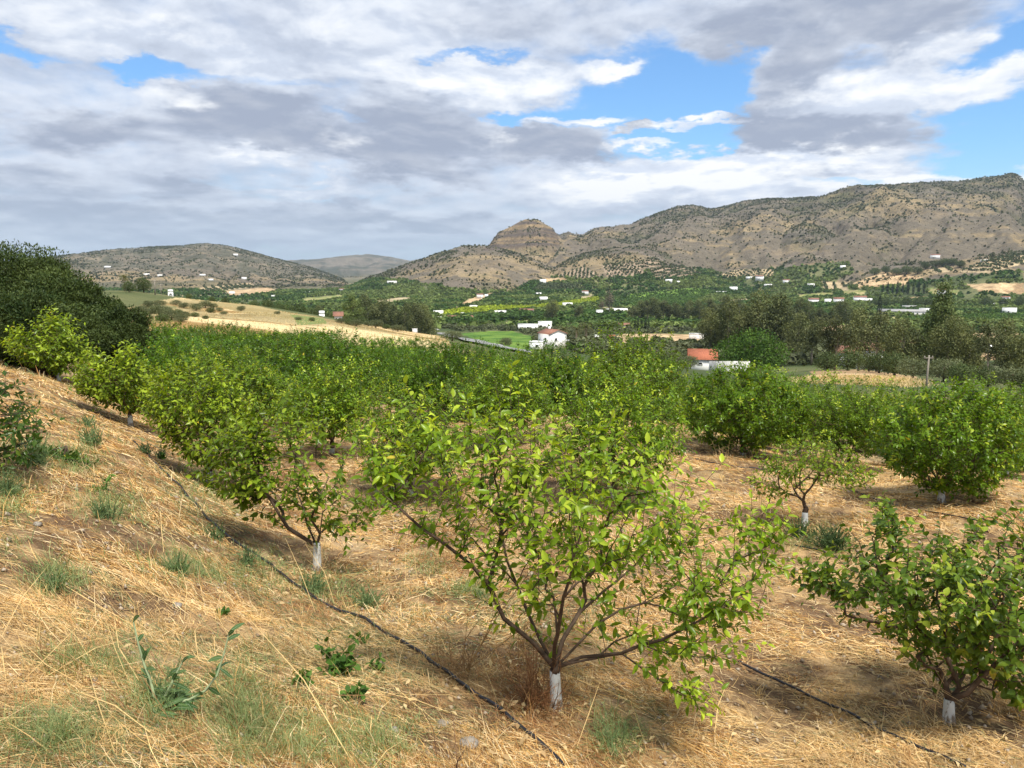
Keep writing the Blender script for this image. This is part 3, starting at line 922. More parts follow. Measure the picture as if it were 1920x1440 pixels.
    s = (1.2 + 1.7 * rng.uniform(0, 1, len(x)) ** 1.5)[m]
    kind = rng.uniform(0, 1, (m.sum(), 1))
    cc = lerp(C(.075, .095, .04), C(.135, .15, .08), kind) * rng.uniform(.8, 1.2, (m.sum(), 1))
    o = link('valley_undergrowth', clumps('valley_undergrowth', P[m], s, cc, 60, M_FAR, 6)); tag(o, 'grey green olive bushes and hedges between the valley houses', 'undergrowth', kind='stuff')


veg()


# ------------------------------------------------------------------ trees grown branch by branch
def grow(rng, nodes, parent, attr, alpha=.45, step=.16, wob=.03):
    """connects each attractor to the cheapest node of the tree so far"""
    pos = [np.array(p, float) for p in nodes]; par = list(parent)
    L = [0.0]
    for i in range(1, len(pos)):
        L.append(L[par[i]] + np.linalg.norm(pos[i] - pos[par[i]]))
    cap = len(pos) + len(attr) * 40
    A = np.zeros((cap, 3)); LL = np.zeros(cap); DD = np.zeros((cap, 3))
    n = len(pos)
    A[:n] = pos; LL[:n] = L
    for i in range(1, n):
        v = A[i] - A[par[i]]; DD[i] = v / (np.linalg.norm(v) + 1e-9)
    DD[0] = (0, 0, 1)
    first = min(2, n - 1)
    ends = []
    order = np.argsort(np.linalg.norm(attr - A[min(2, n - 1)], axis=1) + rng.normal(0, .1, len(attr)))
    for k in order:
        p = attr[k]
        dv = p - A[first:n]
        dist = np.linalg.norm(dv, axis=1)
        cosb = (dv * DD[first:n]).sum(1) / (dist + 1e-6)
        cost = dist * (1 + .55 * (cosb < .15)) + alpha * LL[first:n]
        j = first + int(np.argmin(cost))
        d = dist[j - first]
        m = max(1, int(math.ceil(d / step)))
        c = A[j] + DD[j] * d * .42
        prev = j
        for q in range(1, m + 1):
            s = q / m
            x = (1 - s) ** 2 * A[j] + 2 * s * (1 - s) * c + s * s * p
            if q < m: x = x + rng.normal(0, wob, 3)
            v = x - A[prev]; l = np.linalg.norm(v)
            A[n] = x; LL[n] = LL[prev] + l; DD[n] = v / (l + 1e-9); par.append(prev)
            prev = n; n += 1
            if n >= cap - 2: break
        ends.append(prev)
        if n >= cap - 45: break
    return A[:n], np.array(par), DD[:n], np.array(ends)


def radii(par, tip, expo, rmax):
    n = len(par)
    acc = np.zeros(n); has = np.zeros(n, bool)
    for i in range(n - 1, 0, -1):
        if not has[i]: acc[i] = tip ** expo
        acc[par[i]] += acc[i]; has[par[i]] = True
    r = acc ** (1 / expo)
    return r * min(1.0, rmax / r[0]) if r[0] > rmax else r


def chains(par, r):
    n = len(par)
    kids = [[] for _ in range(n)]
    for i in range(1, n): kids[par[i]].append(i)
    out = []; stack = [(0, None)]
    while stack:
        i, p = stack.pop()
        ch = [p] if p is not None else []
        ch.append(i)
        while kids[i]:
            ks = sorted(kids[i], key=lambda k: -r[k])
            for k in ks[1:]: stack.append((k, i))
            i = ks[0]; ch.append(i)
        out.append(ch)
    return out


LEAF_HI = dict(u=np.array([0, .22, .5, .78, 1.0]), w=np.array([.06, .78, 1.0, .6, .0]))


def leaves_mesh(name, base, axis, nrm, length, width, col, mat, hi=False, curl=.25, fold=.35, rng=None):
    n = len(base)
    ax = axis / (np.linalg.norm(axis, axis=1)[:, None] + 1e-9)
    side = np.cross(ax, nrm); side /= np.linalg.norm(side, axis=1)[:, None] + 1e-9
    nn = np.cross(side, ax)
    length = length[:, None]; width = width[:, None]
    cur = (rng.uniform(-.05, 1, n) * curl)[:, None] if rng is not None else curl
    if hi:
        V = np.zeros((n, 13, 3)); k = 0
        us, ws = LEAF_HI['u'], LEAF_HI['w']
        V[:, 0] = base
        for s in (1, 2, 3):
            c = base + ax * us[s] * length - nn * cur * us[s] ** 2 * length
            lift = nn * fold * ws[s] * width * .5
            V[:, 1 + (s - 1) * 3] = c - side * ws[s] * width * .5 + lift
            V[:, 2 + (s - 1) * 3] = c
            V[:, 3 + (s - 1) * 3] = c + side * ws[s] * width * .5 + lift
        V[:, 10] = base + ax * length - nn * cur * length
        T = [(0, 2, 1), (0, 3, 2), (7, 8, 10), (8, 9, 10)]
        Q = [(1, 2, 5, 4), (2, 3, 6, 5), (4, 5, 8, 7), (5, 6, 9, 8)]
        V = V[:, :11]; nv = 11
        o = (np.arange(n) * nv)[:, None, None]
        f = [(o + np.array(T)[None]).reshape(-1, 3), (o + np.array(Q)[None]).reshape(-1, 4)]
    else:
        V = np.zeros((n, 5, 3))
        c = base + ax * .48 * length - nn * cur * .2 * length
        lift = nn * fold * width * .5
        V[:, 0] = base; V[:, 1] = c - side * width * .5 + lift; V[:, 2] = c; V[:, 3] = c + side * width * .5 + lift
        V[:, 4] = base + ax * length - nn * cur * length
        o = (np.arange(n) * 5)[:, None, None]
        f = [(o + np.array([(0, 2, 1), (0, 3, 2), (1, 2, 4), (2, 3, 4)])[None]).reshape(-1, 3)]
    cc = np.repeat(col[:, None], V.shape[1], 1)
    return build_mesh(name, V.reshape(-1, 3), f, mat, cc.reshape(-1, 3), hi)


def shoots(rng, ends_p, ends_d, center, nl, shoot, up=.35):
    """leaf bases / axes / normals along short shoots at the twig ends"""
    n = len(ends_p)
    out = ends_p - center; out /= np.linalg.norm(out, axis=1)[:, None] + 1e-9
    d = ends_d * .55 + out * .45 + rng.normal(0, .35, (n, 3)); d[:, 2] += up
    d /= np.linalg.norm(d, axis=1)[:, None]
    ln = shoot * rng.uniform(.6, 1.35, n)
    s = np.tile(np.linspace(-.9, 1.0, nl)[None], (n, 1)) + rng.normal(0, .06, (n, nl))
    back = np.where(s[..., None] < 0, ends_d[:, None], d[:, None])
    B = ends_p[:, None] + back * (s * ln[:, None])[..., None]
    ph = rng.uniform(0, 2 * pi, (n, 1)) + np.arange(nl)[None] * 2.4 + rng.normal(0, .3, (n, nl))
    t = np.cross(d, rng.normal(size=(n, 3))); t /= np.linalg.norm(t, axis=1)[:, None]
    b = np.cross(d, t)
    perp = np.cos(ph)[..., None] * t[:, None] + np.sin(ph)[..., None] * b[:, None]
    ax = perp * .8 + d[:, None] * (.35 + .5 * np.clip(s, 0, 1)[..., None])
    ax[..., 2] -= rng.uniform(.0, .5, (n, nl))
    nr_ = d[:, None] * .5 - perp * .1 + rng.normal(0, .45, (n, nl, 3)); nr_[..., 2] += .75
    return B.reshape(-1, 3), ax.reshape(-1, 3), nr_.reshape(-1, 3), np.repeat(np.arange(n), nl), s.reshape(-1), d, ln


def leaf_cols(rng, grp, ng, s, fresh, dark=C(.085, .15, .013), mid=C(.19, .28, .022), lime=C(.37, .49, .04)):
    g = rng.uniform(0, 1, ng)
    flush = (rng.uniform(0, 1, ng) < fresh)
    c = lerp(dark, mid, rng.uniform(0, 1, (len(grp), 1)) * .6 + g[grp][:, None] * .4)
    f = (flush[grp] & (s > -.1))[:, None] * rng.uniform(.35, 1, (len(grp), 1))
    c = lerp(c, lime, f)
    yel = (rng.uniform(0, 1, len(grp)) < .004)[:, None]
    return np.where(yel, C(.50, .42, .05), c)


def lemon_tree(name, base, trunk_top, attr, rng, label, cat='tree', nl=9, leaf=.085, shoot=.13, hi=False, fresh=.35, rtrunk=.042, alpha=.45,
               lime_h=.27, mat=None, group=None, pre=None, tip=.0026, extra=None, paint=True, cols=None, wleaf=.50, sides=6):
    """an empty at the trunk's foot; its whitewashed trunk, branches and leaves are parts"""
    base = np.array(base, float)
    root = bpy.data.objects.new(name, None); COLL.objects.link(root); root.location = base
    tag(root, label, cat, group)
    tt = np.array(trunk_top, float) - base
    at = np.asarray(attr) - base
    nodes = [np.zeros(3), tt * .5 + rng.normal(0, .008, 3), tt]; par = [0, 0, 1]
    if pre:
        for line in pre:
            prev = 2
            for p in line:
                q = np.array(p, float) - base
                m = max(1, int(np.linalg.norm(q - nodes[prev]) / .13))
                st = np.array(nodes[prev])
                for k in range(1, m + 1):
                    nodes.append(st + (q - st) * k / m + rng.normal(0, .012, 3) * (k < m)); par.append(prev); prev = len(nodes) - 1
    A, par, D, ends = grow(rng, nodes, par, at, alpha)
    r = radii(par, tip, 2.25, rtrunk)
    r[0] = max(r[0], rtrunk); r[1] = max(r[1], rtrunk * .92); r[2] = max(r[2], rtrunk * .88)
    mb = MB()
    H = tt[2]
    # trunk: painted foot and bare top
    zs = np.linspace(-.08, lime_h, 6) if paint else np.linspace(-.08, H * .4, 4)
    tw = lambda z: tt * (z / H)
    prof = lambda z: rtrunk * (1.12 - .2 * z / H + .25 * max(0, .06 - z) / .06)
    if paint:
        m1 = MB(); m1.tube([tw(z) for z in zs], [prof(z) * 1.04 for z in zs], 10)
        mw = m1.mesh('painted_trunk_foot', M_LIME, True)
    m2 = MB(); z2 = np.linspace(zs[-1] - .01, H, 5)
    m2.tube([tw(z) + (rng.normal(0, .003, 3) if 0 < i < 4 else 0) for i, z in enumerate(z2)], [prof(z) for z in z2], 10)
    if not paint:
        m2.tube([tw(z) for z in zs], [prof(z) for z in zs], 10)
    trunk = link('trunk', m2.mesh('trunk', M_BARK, True), root)
    if paint: link('whitewash', mw, trunk)
    for ch in chains(par, r):
        if ch[0] == 0 and len(ch) > 1: ch = [i for i in ch if i >= 2]
        if len(ch) < 2: continue
        rr = r[ch].copy(); rr[0] = min(rr[0], rr[1] * 1.25)
        if rr.max() > .005 or hi:
            mb.tube(A[ch], rr, sides if rr.max() > .006 else 4, None, False)
        else:
            mb.tube(A[ch], np.maximum(rr, .003), 3, None, False)
    B, ax, nn, grp, s, d, ln = shoots(rng, A[ends], D[ends], at.mean(0) * np.array([1, 1, .6]), nl, shoot)
    for k in range(len(ends)):
        mb.tube([A[ends[k]], A[ends[k]] + d[k] * ln[k] * .5, A[ends[k]] + d[k] * ln[k]], [tip, tip * .8, tip * .4], 3, None, False)
    link('branches', mb.mesh('branches', M_BARK, True), root)
    n = len(B)
    L = leaf * rng.uniform(.6, 1.25, n) * (1 - .2 * np.clip(s, 0, 1))
    cc = leaf_cols(rng, grp, len(ends), s, fresh, **(cols or {}))
    me = leaves_mesh('crown', B, ax, nn, L, L * wleaf * rng.uniform(.8, 1.15, n), cc, mat or M_LEAF, hi, .35, .4, rng)
    link('crown', me, root)
    return root


def poly_attr(rng, poly, depth, n, thick=.46, squash=1.0, dshift=0.0, zmin=None):
    """points filling a crown whose outline was measured in the photograph; thickness from its width"""
    poly = np.array(poly, float)
    x0, y0 = poly.min(0); x1, y1 = poly.max(0)
    cx, cy = poly.mean(0)
    half = (x1 - x0) / 2 / F * depth * thick * 2
    out = []
    while len(out) < n:
        p = rng.uniform([x0, y0], [x1, y1], (n, 2))
        p = p[inpoly(poly, p[:, 0], p[:, 1])]
        # distance to the outline, normalised
        e = np.minimum.reduce([np.linalg.norm(p[:, None] - (poly[i] + (poly[(i + 1) % len(poly)] - poly[i]) * np.linspace(0, 1, 12)[:, None])[None], axis=2).min(1) for i in range(len(poly))])
        k = np.sqrt(np.clip(e / (min(x1 - x0, y1 - y0) * .5), 0, 1))
        sgn = rng.uniform(-1, 1, len(p)); sgn = np.sign(sgn) * np.abs(sgn) ** .6
        dd = depth + dshift + sgn * half * k * squash
        out += [W(a, b, c) for (a, b), c in zip(p, dd)]
    out = np.array(out[:n])
    g = gz(out[:, 0], out[:, 1])
    out[:, 2] = np.maximum(out[:, 2], g + (.12 if zmin is None else zmin))
    return out


def foot(px, py, d):
    p = W(px, py, d); p[2] = gz([p[0]], [p[1]])[0]
    return p


LTC = dict(dark=C(.055, .12, .008), mid=C(.16, .27, .017), lime=C(.42, .52, .045))
rngT = np.random.default_rng(42)
# nearest tree, centre of the picture
b1 = foot(1043, 1332, 4.75)
t1 = W(1040, 1252, 4.75)
crown1 = [(690, 800), (705, 880), (735, 960), (790, 1010), (850, 1060), (910, 1120), (960, 1180), (1030, 1195), (1110, 1190), (1180, 1215), (1265, 1262), (1330, 1290), (1390, 1190), (1440, 1090),
          (1470, 1010), (1400, 940), (1335, 890), (1290, 900), (1230, 850), (1200, 800), (1110, 800), (1040, 800), (1000, 725), (960, 720), (925, 760), (850, 760), (770, 770), (730, 840)]
at1 = np.concatenate([poly_attr(rngT, crown1, 4.7, 260, .42), poly_attr(rngT, [(900, 900), (1060, 850), (1230, 900), (1330, 980), (1250, 1070), (1120, 1080), (970, 1060)], 4.6, 110, .6),
                      poly_attr(rngT, [(730, 860), (900, 800), (1010, 830), (980, 960), (860, 1000)], 4.5, 50, .4),
                      poly_attr(rngT, [(1230, 1100), (1450, 1000), (1470, 1060), (1400, 1150), (1260, 1170)], 4.4, 26, .3), poly_attr(rngT, [(1180, 1240), (1290, 1270), (1330, 1310), (1290, 1315)], 4.4, 9, .2), poly_attr(rngT, [(690, 800), (740, 860), (760, 960), (700, 930)], 4.4, 14, .3)])
D1 = lambda px, py, d: tuple(W(px, py, d))
pre1 = [[D1(1000, 1205, 4.72), D1(945, 1160, 4.65), D1(915, 1095, 4.6), D1(860, 1040, 4.5), D1(790, 990, 4.45), D1(735, 940, 4.4)],
        [D1(1090, 1232, 4.7), D1(1165, 1225, 4.6), D1(1240, 1200, 4.5), D1(1300, 1170, 4.4), D1(1390, 1120, 4.3)],
        [D1(1055, 1200, 4.8), D1(1085, 1150, 4.85), D1(1130, 1110, 4.95), D1(1190, 1060, 5.1)],
        [D1(1120, 1170, 4.95), D1(1210, 1130, 5.1), D1(1300, 1080, 5.3)],
        [D1(990, 1150, 4.9), D1(950, 1050, 5.0), D1(930, 950, 5.1), D1(960, 850, 5.15), D1(985, 760, 5.2)],
        [D1(1050, 1160, 4.4), D1(1070, 1080, 4.2), D1(1090, 1000, 4.1), D1(1060, 900, 4.1)],
        [D1(1165, 1225, 4.6), D1(1200, 1250, 4.5), D1(1260, 1290, 4.42), D1(1305, 1315, 4.4)]]
lemon_tree('lemon_tree', b1, t1, at1, rngT, 'open lemon tree with lime green leaves and whitewashed foot, largest and nearest in the straw', nl=12, leaf=.069, shoot=.19, hi=True, fresh=.5, wleaf=.43,
           rtrunk=.034, pre=pre1, lime_h=.235, tip=.0022, alpha=.3, cols=dict(dark=C(.095, .17, .012), mid=C(.215, .33, .020), lime=C(.42, .53, .045)))

# second tree up the row
b2 = foot(595, 1078, 7.6)
at2 = np.concatenate([poly_attr(rngT, [(365, 850), (400, 800), (470, 780), (540, 760), (610, 790), (650, 870), (700, 935), (705, 985), (650, 1015), (600, 990), (545, 975), (480, 965), (420, 940), (380, 900)], 7.6, 190, .42),
                      poly_attr(rngT, [(380, 830), (500, 790), (520, 900), (480, 950), (410, 920)], 7.5, 90, .5)])
pre2 = [[D1(580, 1015, 7.6), D1(540, 990, 7.5), D1(515, 950, 7.4), D1(490, 910, 7.35)], [D1(575, 980, 7.7), D1(560, 930, 7.75), D1(552, 880, 7.8), D1(560, 830, 7.9)],
        [D1(600, 1000, 7.6), D1(605, 960, 7.65), D1(640, 930, 7.6), D1(680, 960, 7.5)]]
lemon_tree('lemon_tree', b2, W(594, 1024, 7.6), at2, rngT, 'forked lemon tree with a grey whitewashed trunk, next up the slope', nl=10, leaf=.080, shoot=.16, hi=True, fresh=.3, rtrunk=.038, pre=pre2, lime_h=.29, alpha=.35)
# third, fourth and fifth in that row, paler and fresher
b3 = foot(393, 908, 10.8)
at3 = poly_attr(rngT, [(270, 760), (290, 710), (340, 685), (400, 690), (440, 720), (480, 770), (470, 850), (420, 880), (360, 860), (300, 820)], 10.8, 420, .45)
lemon_tree('lemon_tree', b3, W(392, 872, 10.8), at3, rngT, 'bushy yellow green lemon tree hiding its trunk, beside the black hose', nl=12, leaf=.088, shoot=.19, fresh=.6, lime_h=.2)
b4 = foot(245, 802, 14.5)
at4 = poly_attr(rngT, [(140, 700), (165, 670), (200, 685), (240, 655), (275, 690), (290, 730), (270, 765), (235, 770), (190, 755), (150, 740)], 14.5, 330, .45)
lemon_tree('lemon_tree', b4, W(243, 775, 14.5), at4, rngT, 'lime green lemon tree with a leaning white trunk at the foot of the bank', nl=9, leaf=.11, shoot=.2, fresh=.65, lime_h=.2)
b5 = foot(112, 718, 19.5)
at5 = poly_attr(rngT, [(15, 630), (45, 620), (60, 635), (95, 590), (120, 600), (150, 640), (175, 665), (150, 690), (110, 700), (50, 680), (20, 665)], 19.5, 330, .45)
lemon_tree('lemon_tree', b5, W(108, 695, 19.5), at5, rngT, 'lemon tree with upright shoots standing against the dark evergreen', nl=9, leaf=.13, shoot=.27, fresh=.55, lime_h=.25)
# lower right
b6 = foot(1778, 1358, 5.1)
at6 = np.concatenate([poly_attr(rngT, [(1640, 1010), (1650, 945), (1680, 950), (1690, 1030), (1660, 1080)], 5.15, 16, .3), poly_attr(rngT, [(1490, 1085), (1560, 1060), (1600, 1110), (1540, 1130)], 5.1, 18, .4), poly_attr(rngT, [(1500, 1080), (1560, 1060), (1590, 1020), (1640, 990), (1655, 945), (1690, 960), (1730, 1010), (1790, 1000), (1880, 965), (1960, 960), (2080, 990), (2130, 1080), (2080, 1220),
                                       (1960, 1290), (1900, 1340), (1850, 1290), (1780, 1270), (1700, 1240), (1640, 1190), (1580, 1130)], 5.1, 330, .42),
                      poly_attr(rngT, [(1650, 1080), (1800, 1040), (1950, 1080), (1980, 1200), (1850, 1250), (1700, 1190)], 5.0, 150, .6)])
pre6 = [[D1(1800, 1290, 5.1), D1(1770, 1220, 5.1), D1(1710, 1160, 5.1), D1(1660, 1080, 5.15), D1(1635, 1010, 5.2)], [D1(1840, 1270, 5.0), D1(1900, 1210, 4.9), D1(1980, 1150, 4.85)],
        [D1(1800, 1280, 5.3), D1(1830, 1180, 5.5), D1(1850, 1080, 5.6)]]
lemon_tree('lemon_tree', b6, W(1780, 1312, 5.1), at6, rngT, 'dark leaved lemon tree with dangling twigs beside the lower drip hose', nl=11, leaf=.062, shoot=.14, hi=True, fresh=.22, rtrunk=.034, pre=pre6, lime_h=.16,
           cols=dict(dark=C(.06, .115, .016), mid=C(.15, .235, .025), lime=C(.34, .42, .045)), wleaf=.6, alpha=.35)
# small open tree on the right
b7 = foot(1508, 992, 9.6)
at7 = poly_attr(rngT, [(1405, 900), (1425, 860), (1470, 835), (1510, 820), (1560, 835), (1610, 860), (1640, 895), (1620, 925), (1570, 915), (1530, 900), (1490, 915), (1450, 935), (1415, 925)], 9.6, 210, .45)
lemon_tree('lemon_tree', b7, W(1510, 952, 9.6), at7, rngT, 'thin sparse young lemon tree on a bright white foot above green grass', nl=9, leaf=.066, shoot=.13, hi=False, fresh=.3, rtrunk=.036, lime_h=.17, alpha=.3)
# two round dark ones behind it
b8 = foot(1765, 947, 10.9)
at8 = np.concatenate([poly_attr(rngT, [(1640, 830), (1660, 780), (1720, 735), (1800, 720), (1880, 745), (1915, 820), (1900, 890), (1830, 925), (1740, 915), (1680, 880)], 10.9, 760, .48)])
lemon_tree('lemon_tree', b8, W(1764, 912, 10.9), at8, rngT, 'dense rounded lemon tree casting shade on its grey white trunk', nl=16, leaf=.078, shoot=.15, fresh=.14, rtrunk=.045, lime_h=.24, alpha=.4, mat=M_LEAFD, cols=LTC)
b9 = foot(1393, 852, 14.6)
at9 = poly_attr(rngT, [(1280, 760), (1300, 715), (1350, 695), (1420, 690), (1480, 715), (1515, 770), (1480, 825), (1420, 840), (1350, 838), (1300, 815)], 14.6, 760, .48)
lemon_tree('lemon_tree', b9, W(1394, 826, 14.6), at9, rngT, 'wide dense lemon tree with a short brown forked trunk, left of the thin young tree', nl=16, leaf=.084, shoot=.16, fresh=.12, rtrunk=.05, lime_h=.06, alpha=.4, mat=M_LEAFD, cols=LTC)
# tree coming in at the left edge and a sapling below it
b10 = foot(-120, 930, 6.3)
at10 = poly_attr(rngT, [(-260, 720), (-90, 690), (5, 700), (30, 750), (85, 790), (70, 850), (10, 870), (-90, 890), (-250, 860)], 6.3, 240, .45)
lemon_tree('lemon_tree', b10, foot(-120, 930, 6.3) + np.array([0, 0, .35]), at10, rngT, 'dark lemon branches reaching in over the bank at the far left edge', nl=9, leaf=.07, shoot=.13, fresh=.1, cols=dict(dark=C(.035, .075, .015), mid=C(.075, .14, .022), lime=C(.18, .26, .03)))
b11 = foot(132, 932, 7.6)
at11 = poly_attr(rngT, [(75, 880), (100, 860), (140, 865), (170, 880), (165, 905), (140, 925), (110, 915)], 7.6, 60, .5, zmin=.04)
lemon_tree('lemon_sapling', b11, b11 + np.array([0, 0, .16]), at11, rngT, 'small leafy green sapling among the dry grass of the bank', 'sapling', nl=8, leaf=.06, shoot=.07, fresh=.2, rtrunk=.012, paint=False, cols=dict(dark=C(.04, .085, .015), mid=C(.085, .16, .022), lime=C(.18, .26, .03)))


# ------------------------------------------------------------------ the orchard: prototypes copied over the planting grid
def crown_attr(rng, n, R, H, skirt):
    out = []
    ph = rng.uniform(0, 6.3, 5)
    while len(out) < n:
        d = rng.normal(size=3); d /= np.linalg.norm(d)
        rad = rng.uniform(0, 1) ** .36
        a = atan2(d[1], d[0])
        lump = 1 + .13 * sin(3 * a + ph[0]) + .1 * sin(5 * a + ph[1] + 2 * d[2]) + .10 * sin(4 * d[2] + ph[2] + a)
        p = np.array([d[0] * R, d[1] * R, d[2] * (H - skirt) * .5]) * rad * lump
        p[2] += skirt + (H - skirt) * .5
        if p[2] < skirt * .7: continue
        out.append(p)
    # a few strong shoots above the crown
    for _ in range(n // 22):
        a = rng.uniform(0, 6.3); q = R * sqrt(rng.uniform(0, .6))
        out.append(np.array([q * cos(a), q * sin(a), H * rng.uniform(.98, 1.14)]))
    return np.array(out)


def orchard_proto(k, R, H, skirt, n, fresh, nl=9, leaf=.1, cols=None):
    rng = np.random.default_rng(100 + k)
    at = crown_attr(rng, n, R, H, skirt)
    return lemon_tree('lemon_tree', (0, 0, 0), (.02, .01, skirt * .85), at, rng, 'proto', nl=nl, leaf=leaf, shoot=.17, fresh=fresh, rtrunk=.055, lime_h=skirt * .45, alpha=.45, mat=M_LEAFD, cols=cols, sides=5)


DK = dict(dark=C(.038, .09, .006), mid=C(.115, .22, .013), lime=C(.38, .52, .04))
LT = dict(dark=C(.065, .13, .009), mid=C(.18, .29, .018), lime=C(.46, .56, .045))
PROT = [orchard_proto(0, 1.35, 2.1, .40, 760, .14, 15, .088, cols=LT), orchard_proto(1, 1.3, 1.95, .38, 720, .22, 15, .088, cols=LT), orchard_proto(2, 1.5, 2.3, .40, 860, .16, 15, .088, cols=LT),
        orchard_proto(3, 1.95, 2.7, .32, 1150, .09, 16, .105, cols=DK), orchard_proto(4, 1.85, 2.5, .32, 1080, .12, 16, .105, cols=DK), orchard_proto(5, 2.05, 2.8, .35, 1200, .10, 16, .105, cols=DK)]
used = set()


def copy_tree(src, loc, rz, s, label, group, cat='tree', first=None):
    if first is not None and first not in used:
        r = src; used.add(first)
        kids = []
    else:
        r = src.copy(); COLL.objects.link(r)
        for ch in list(src.children):
            c = ch.copy(); COLL.objects.link(c); c.parent = r
            for g in list(ch.children):
                e = g.copy(); COLL.objects.link(e); e.parent = c
    r.location = [float(v) for v in loc]; r.rotation_euler = (0, 0, float(rz)); r.scale = (s, s, s) if np.isscalar(s) else [float(v) for v in s]
    r['label'] = label; r['category'] = cat
    if group: r['group'] = group
    elif 'group' in r: del r['group']
    return r


HERO = np.array([b[:2] for b in (b1, b2, b3, b4, b5, b6, b7, b8, b9)])
rngO = np.random.default_rng(9)
UNIQUE = {  # known trees of the planting grid nearest the viewer: pixel of the foot, depth, prototype, scale, label
    0: (622, 852, 14.1, 1, .86, 'rounded lemon tree on a grey trunk in the clearing behind the forked tree'),
    1: (770, 905, 11.3, 1, .78, 'pale yellow green lemon tree just behind the nearest one, bearing a yellow fruit'),
    2: (938, 838, 15.0, 0, .82, 'lemon tree half hidden behind the top of the nearest tree'),
    3: (1150, 930, 10.6, 2, .80, 'lemon tree tucked behind the right shoulder of the nearest tree'),
    4: (1036, 784, 20.6, 3, .72, 'very dark narrow lemon tree at the head of the bare straw lane'),
    5: (1185, 800, 18.6, 0, .98, 'broad lemon tree on the left side of the straw lane'),
    7: (1592, 838, 14.6, 2, .74, 'full lemon tree behind the thin sparse one, between the two dense trees'),
    8: (1890, 840, 13.6, 0, .78, 'lemon tree at the right picture edge behind the dense rounded one'),
    9: (1500, 800, 17.0, 0, .84, 'lemon tree behind and right of the wide dense tree'),
    10: (1700, 800, 16.4, 1, .84, 'lemon tree behind and left of the dense rounded tree'),
    6: (450, 800, 16.6, 1, 1.0, 'lemon tree with bright new shoots, left of the rounded one in the clearing'),
}
PTS = []
for k, (px, py, d, pr, s, lab) in UNIQUE.items():
    p = foot(px, py, d)
    copy_tree(PROT[pr], p, rngO.uniform(0, 6.3), s * .92, lab, None, 'tree', pr)
    PTS.append(p[:2])
PTS = np.array(PTS)
ROW = np.array([-2.3, 2.97]); ROWN = np.array([.79, .61])
cnt = 0
EDGE = [('far edge', 1)]
for i in range(-30, 30):
    for j in range(-2, 26):
        q = np.array([2.9, 5.1]) + ROW * (i * .97) + ROWN * (j * 3.35 + .3 * rngO.normal()) + rngO.normal(0, .22, 2)
        x, y = q
        r = np.hypot(x, y)
        if y < 9 or r > 58: continue
        if np.linalg.norm(HERO - q, axis=1).min() < 2.3 or np.linalg.norm(PTS - q, axis=1).min() < 2.4: continue
        z = gz([x], [y])[0]
        px, py, d = proj(np.array([x, y, z]))
        if px < 215 or px > 2080: continue
        if px < 330 and r < 22: continue
        if px < 640 and r < 17: continue
        if px < 300 and r > 30: continue
        # row ends and clearings seen in the photograph
        if inpoly([(1205, 770), (1290, 770), (1330, 900), (1330, 1300), (1200, 1000), (1215, 850)], px, py): continue
        if inpoly([(560, 830), (700, 760), (860, 800), (880, 1300), (500, 1300)], px, py): continue
        if r < 13.5 and px < 1300: continue
        if r < 19.5 and 540 < px < 1260: continue
        if r < 24 and 640 < px < 1000 and (i + j) % 2: continue
        if inpoly([(1290, 860), (1660, 850), (1640, 960), (1500, 1100), (1300, 1000)], px, py): continue
        big = (r > 19 and px < 1240) or r > 36
        dense = px < 1240 and r > 19
        if big:
            pr = 3 + int(rngO.integers(0, 3)); s = rngO.uniform(.98, 1.16) if dense else rngO.uniform(.74, .92)
        else:
            pr = int(rngO.integers(0, 3)); s = rngO.uniform(.74, .90) if px > 1240 else rngO.uniform(.85, 1.02)
        # no tree taller than the skyline of the rows in the photograph
        ytop = np.interp(px, [215, 300, 480, 700, 850, 1000, 1150, 1230, 1300, 1500, 1920, 2080], [618, 616, 617, 632, 648, 677, 668, 684, 694, 698, 712, 716])
        room = W(px, ytop, d)[2] - z
        s = max(.42, min(s, room / ((2.1, 1.95, 2.3, 2.7, 2.5, 2.8)[pr] * 1.11)))
        if r < 17: lab, grp = 'lemon tree with clear space round its trunk on the right side of the orchard', 'spaced lemon trees on the right'
        elif big and dense: lab, grp = 'deep green lemon tree in the dense hedge-like rows below the golden field', 'dense deep green lemon trees'
        elif r > 36: lab, grp = 'lemon tree in the farthest orchard rows in front of the eucalyptus and houses', 'lemon trees in the farthest rows'
        else: lab, grp = 'bright green lemon tree in the close-set rows right of the straw lane', 'bright green lemon trees in rows'
        copy_tree(PROT[pr], (x, y, z - .02), rngO.uniform(0, 6.3), s * np.array([1, 1, rngO.uniform(.92, 1.08)]), lab, grp, 'tree', pr)
        cnt += 1
print('orchard trees', cnt)


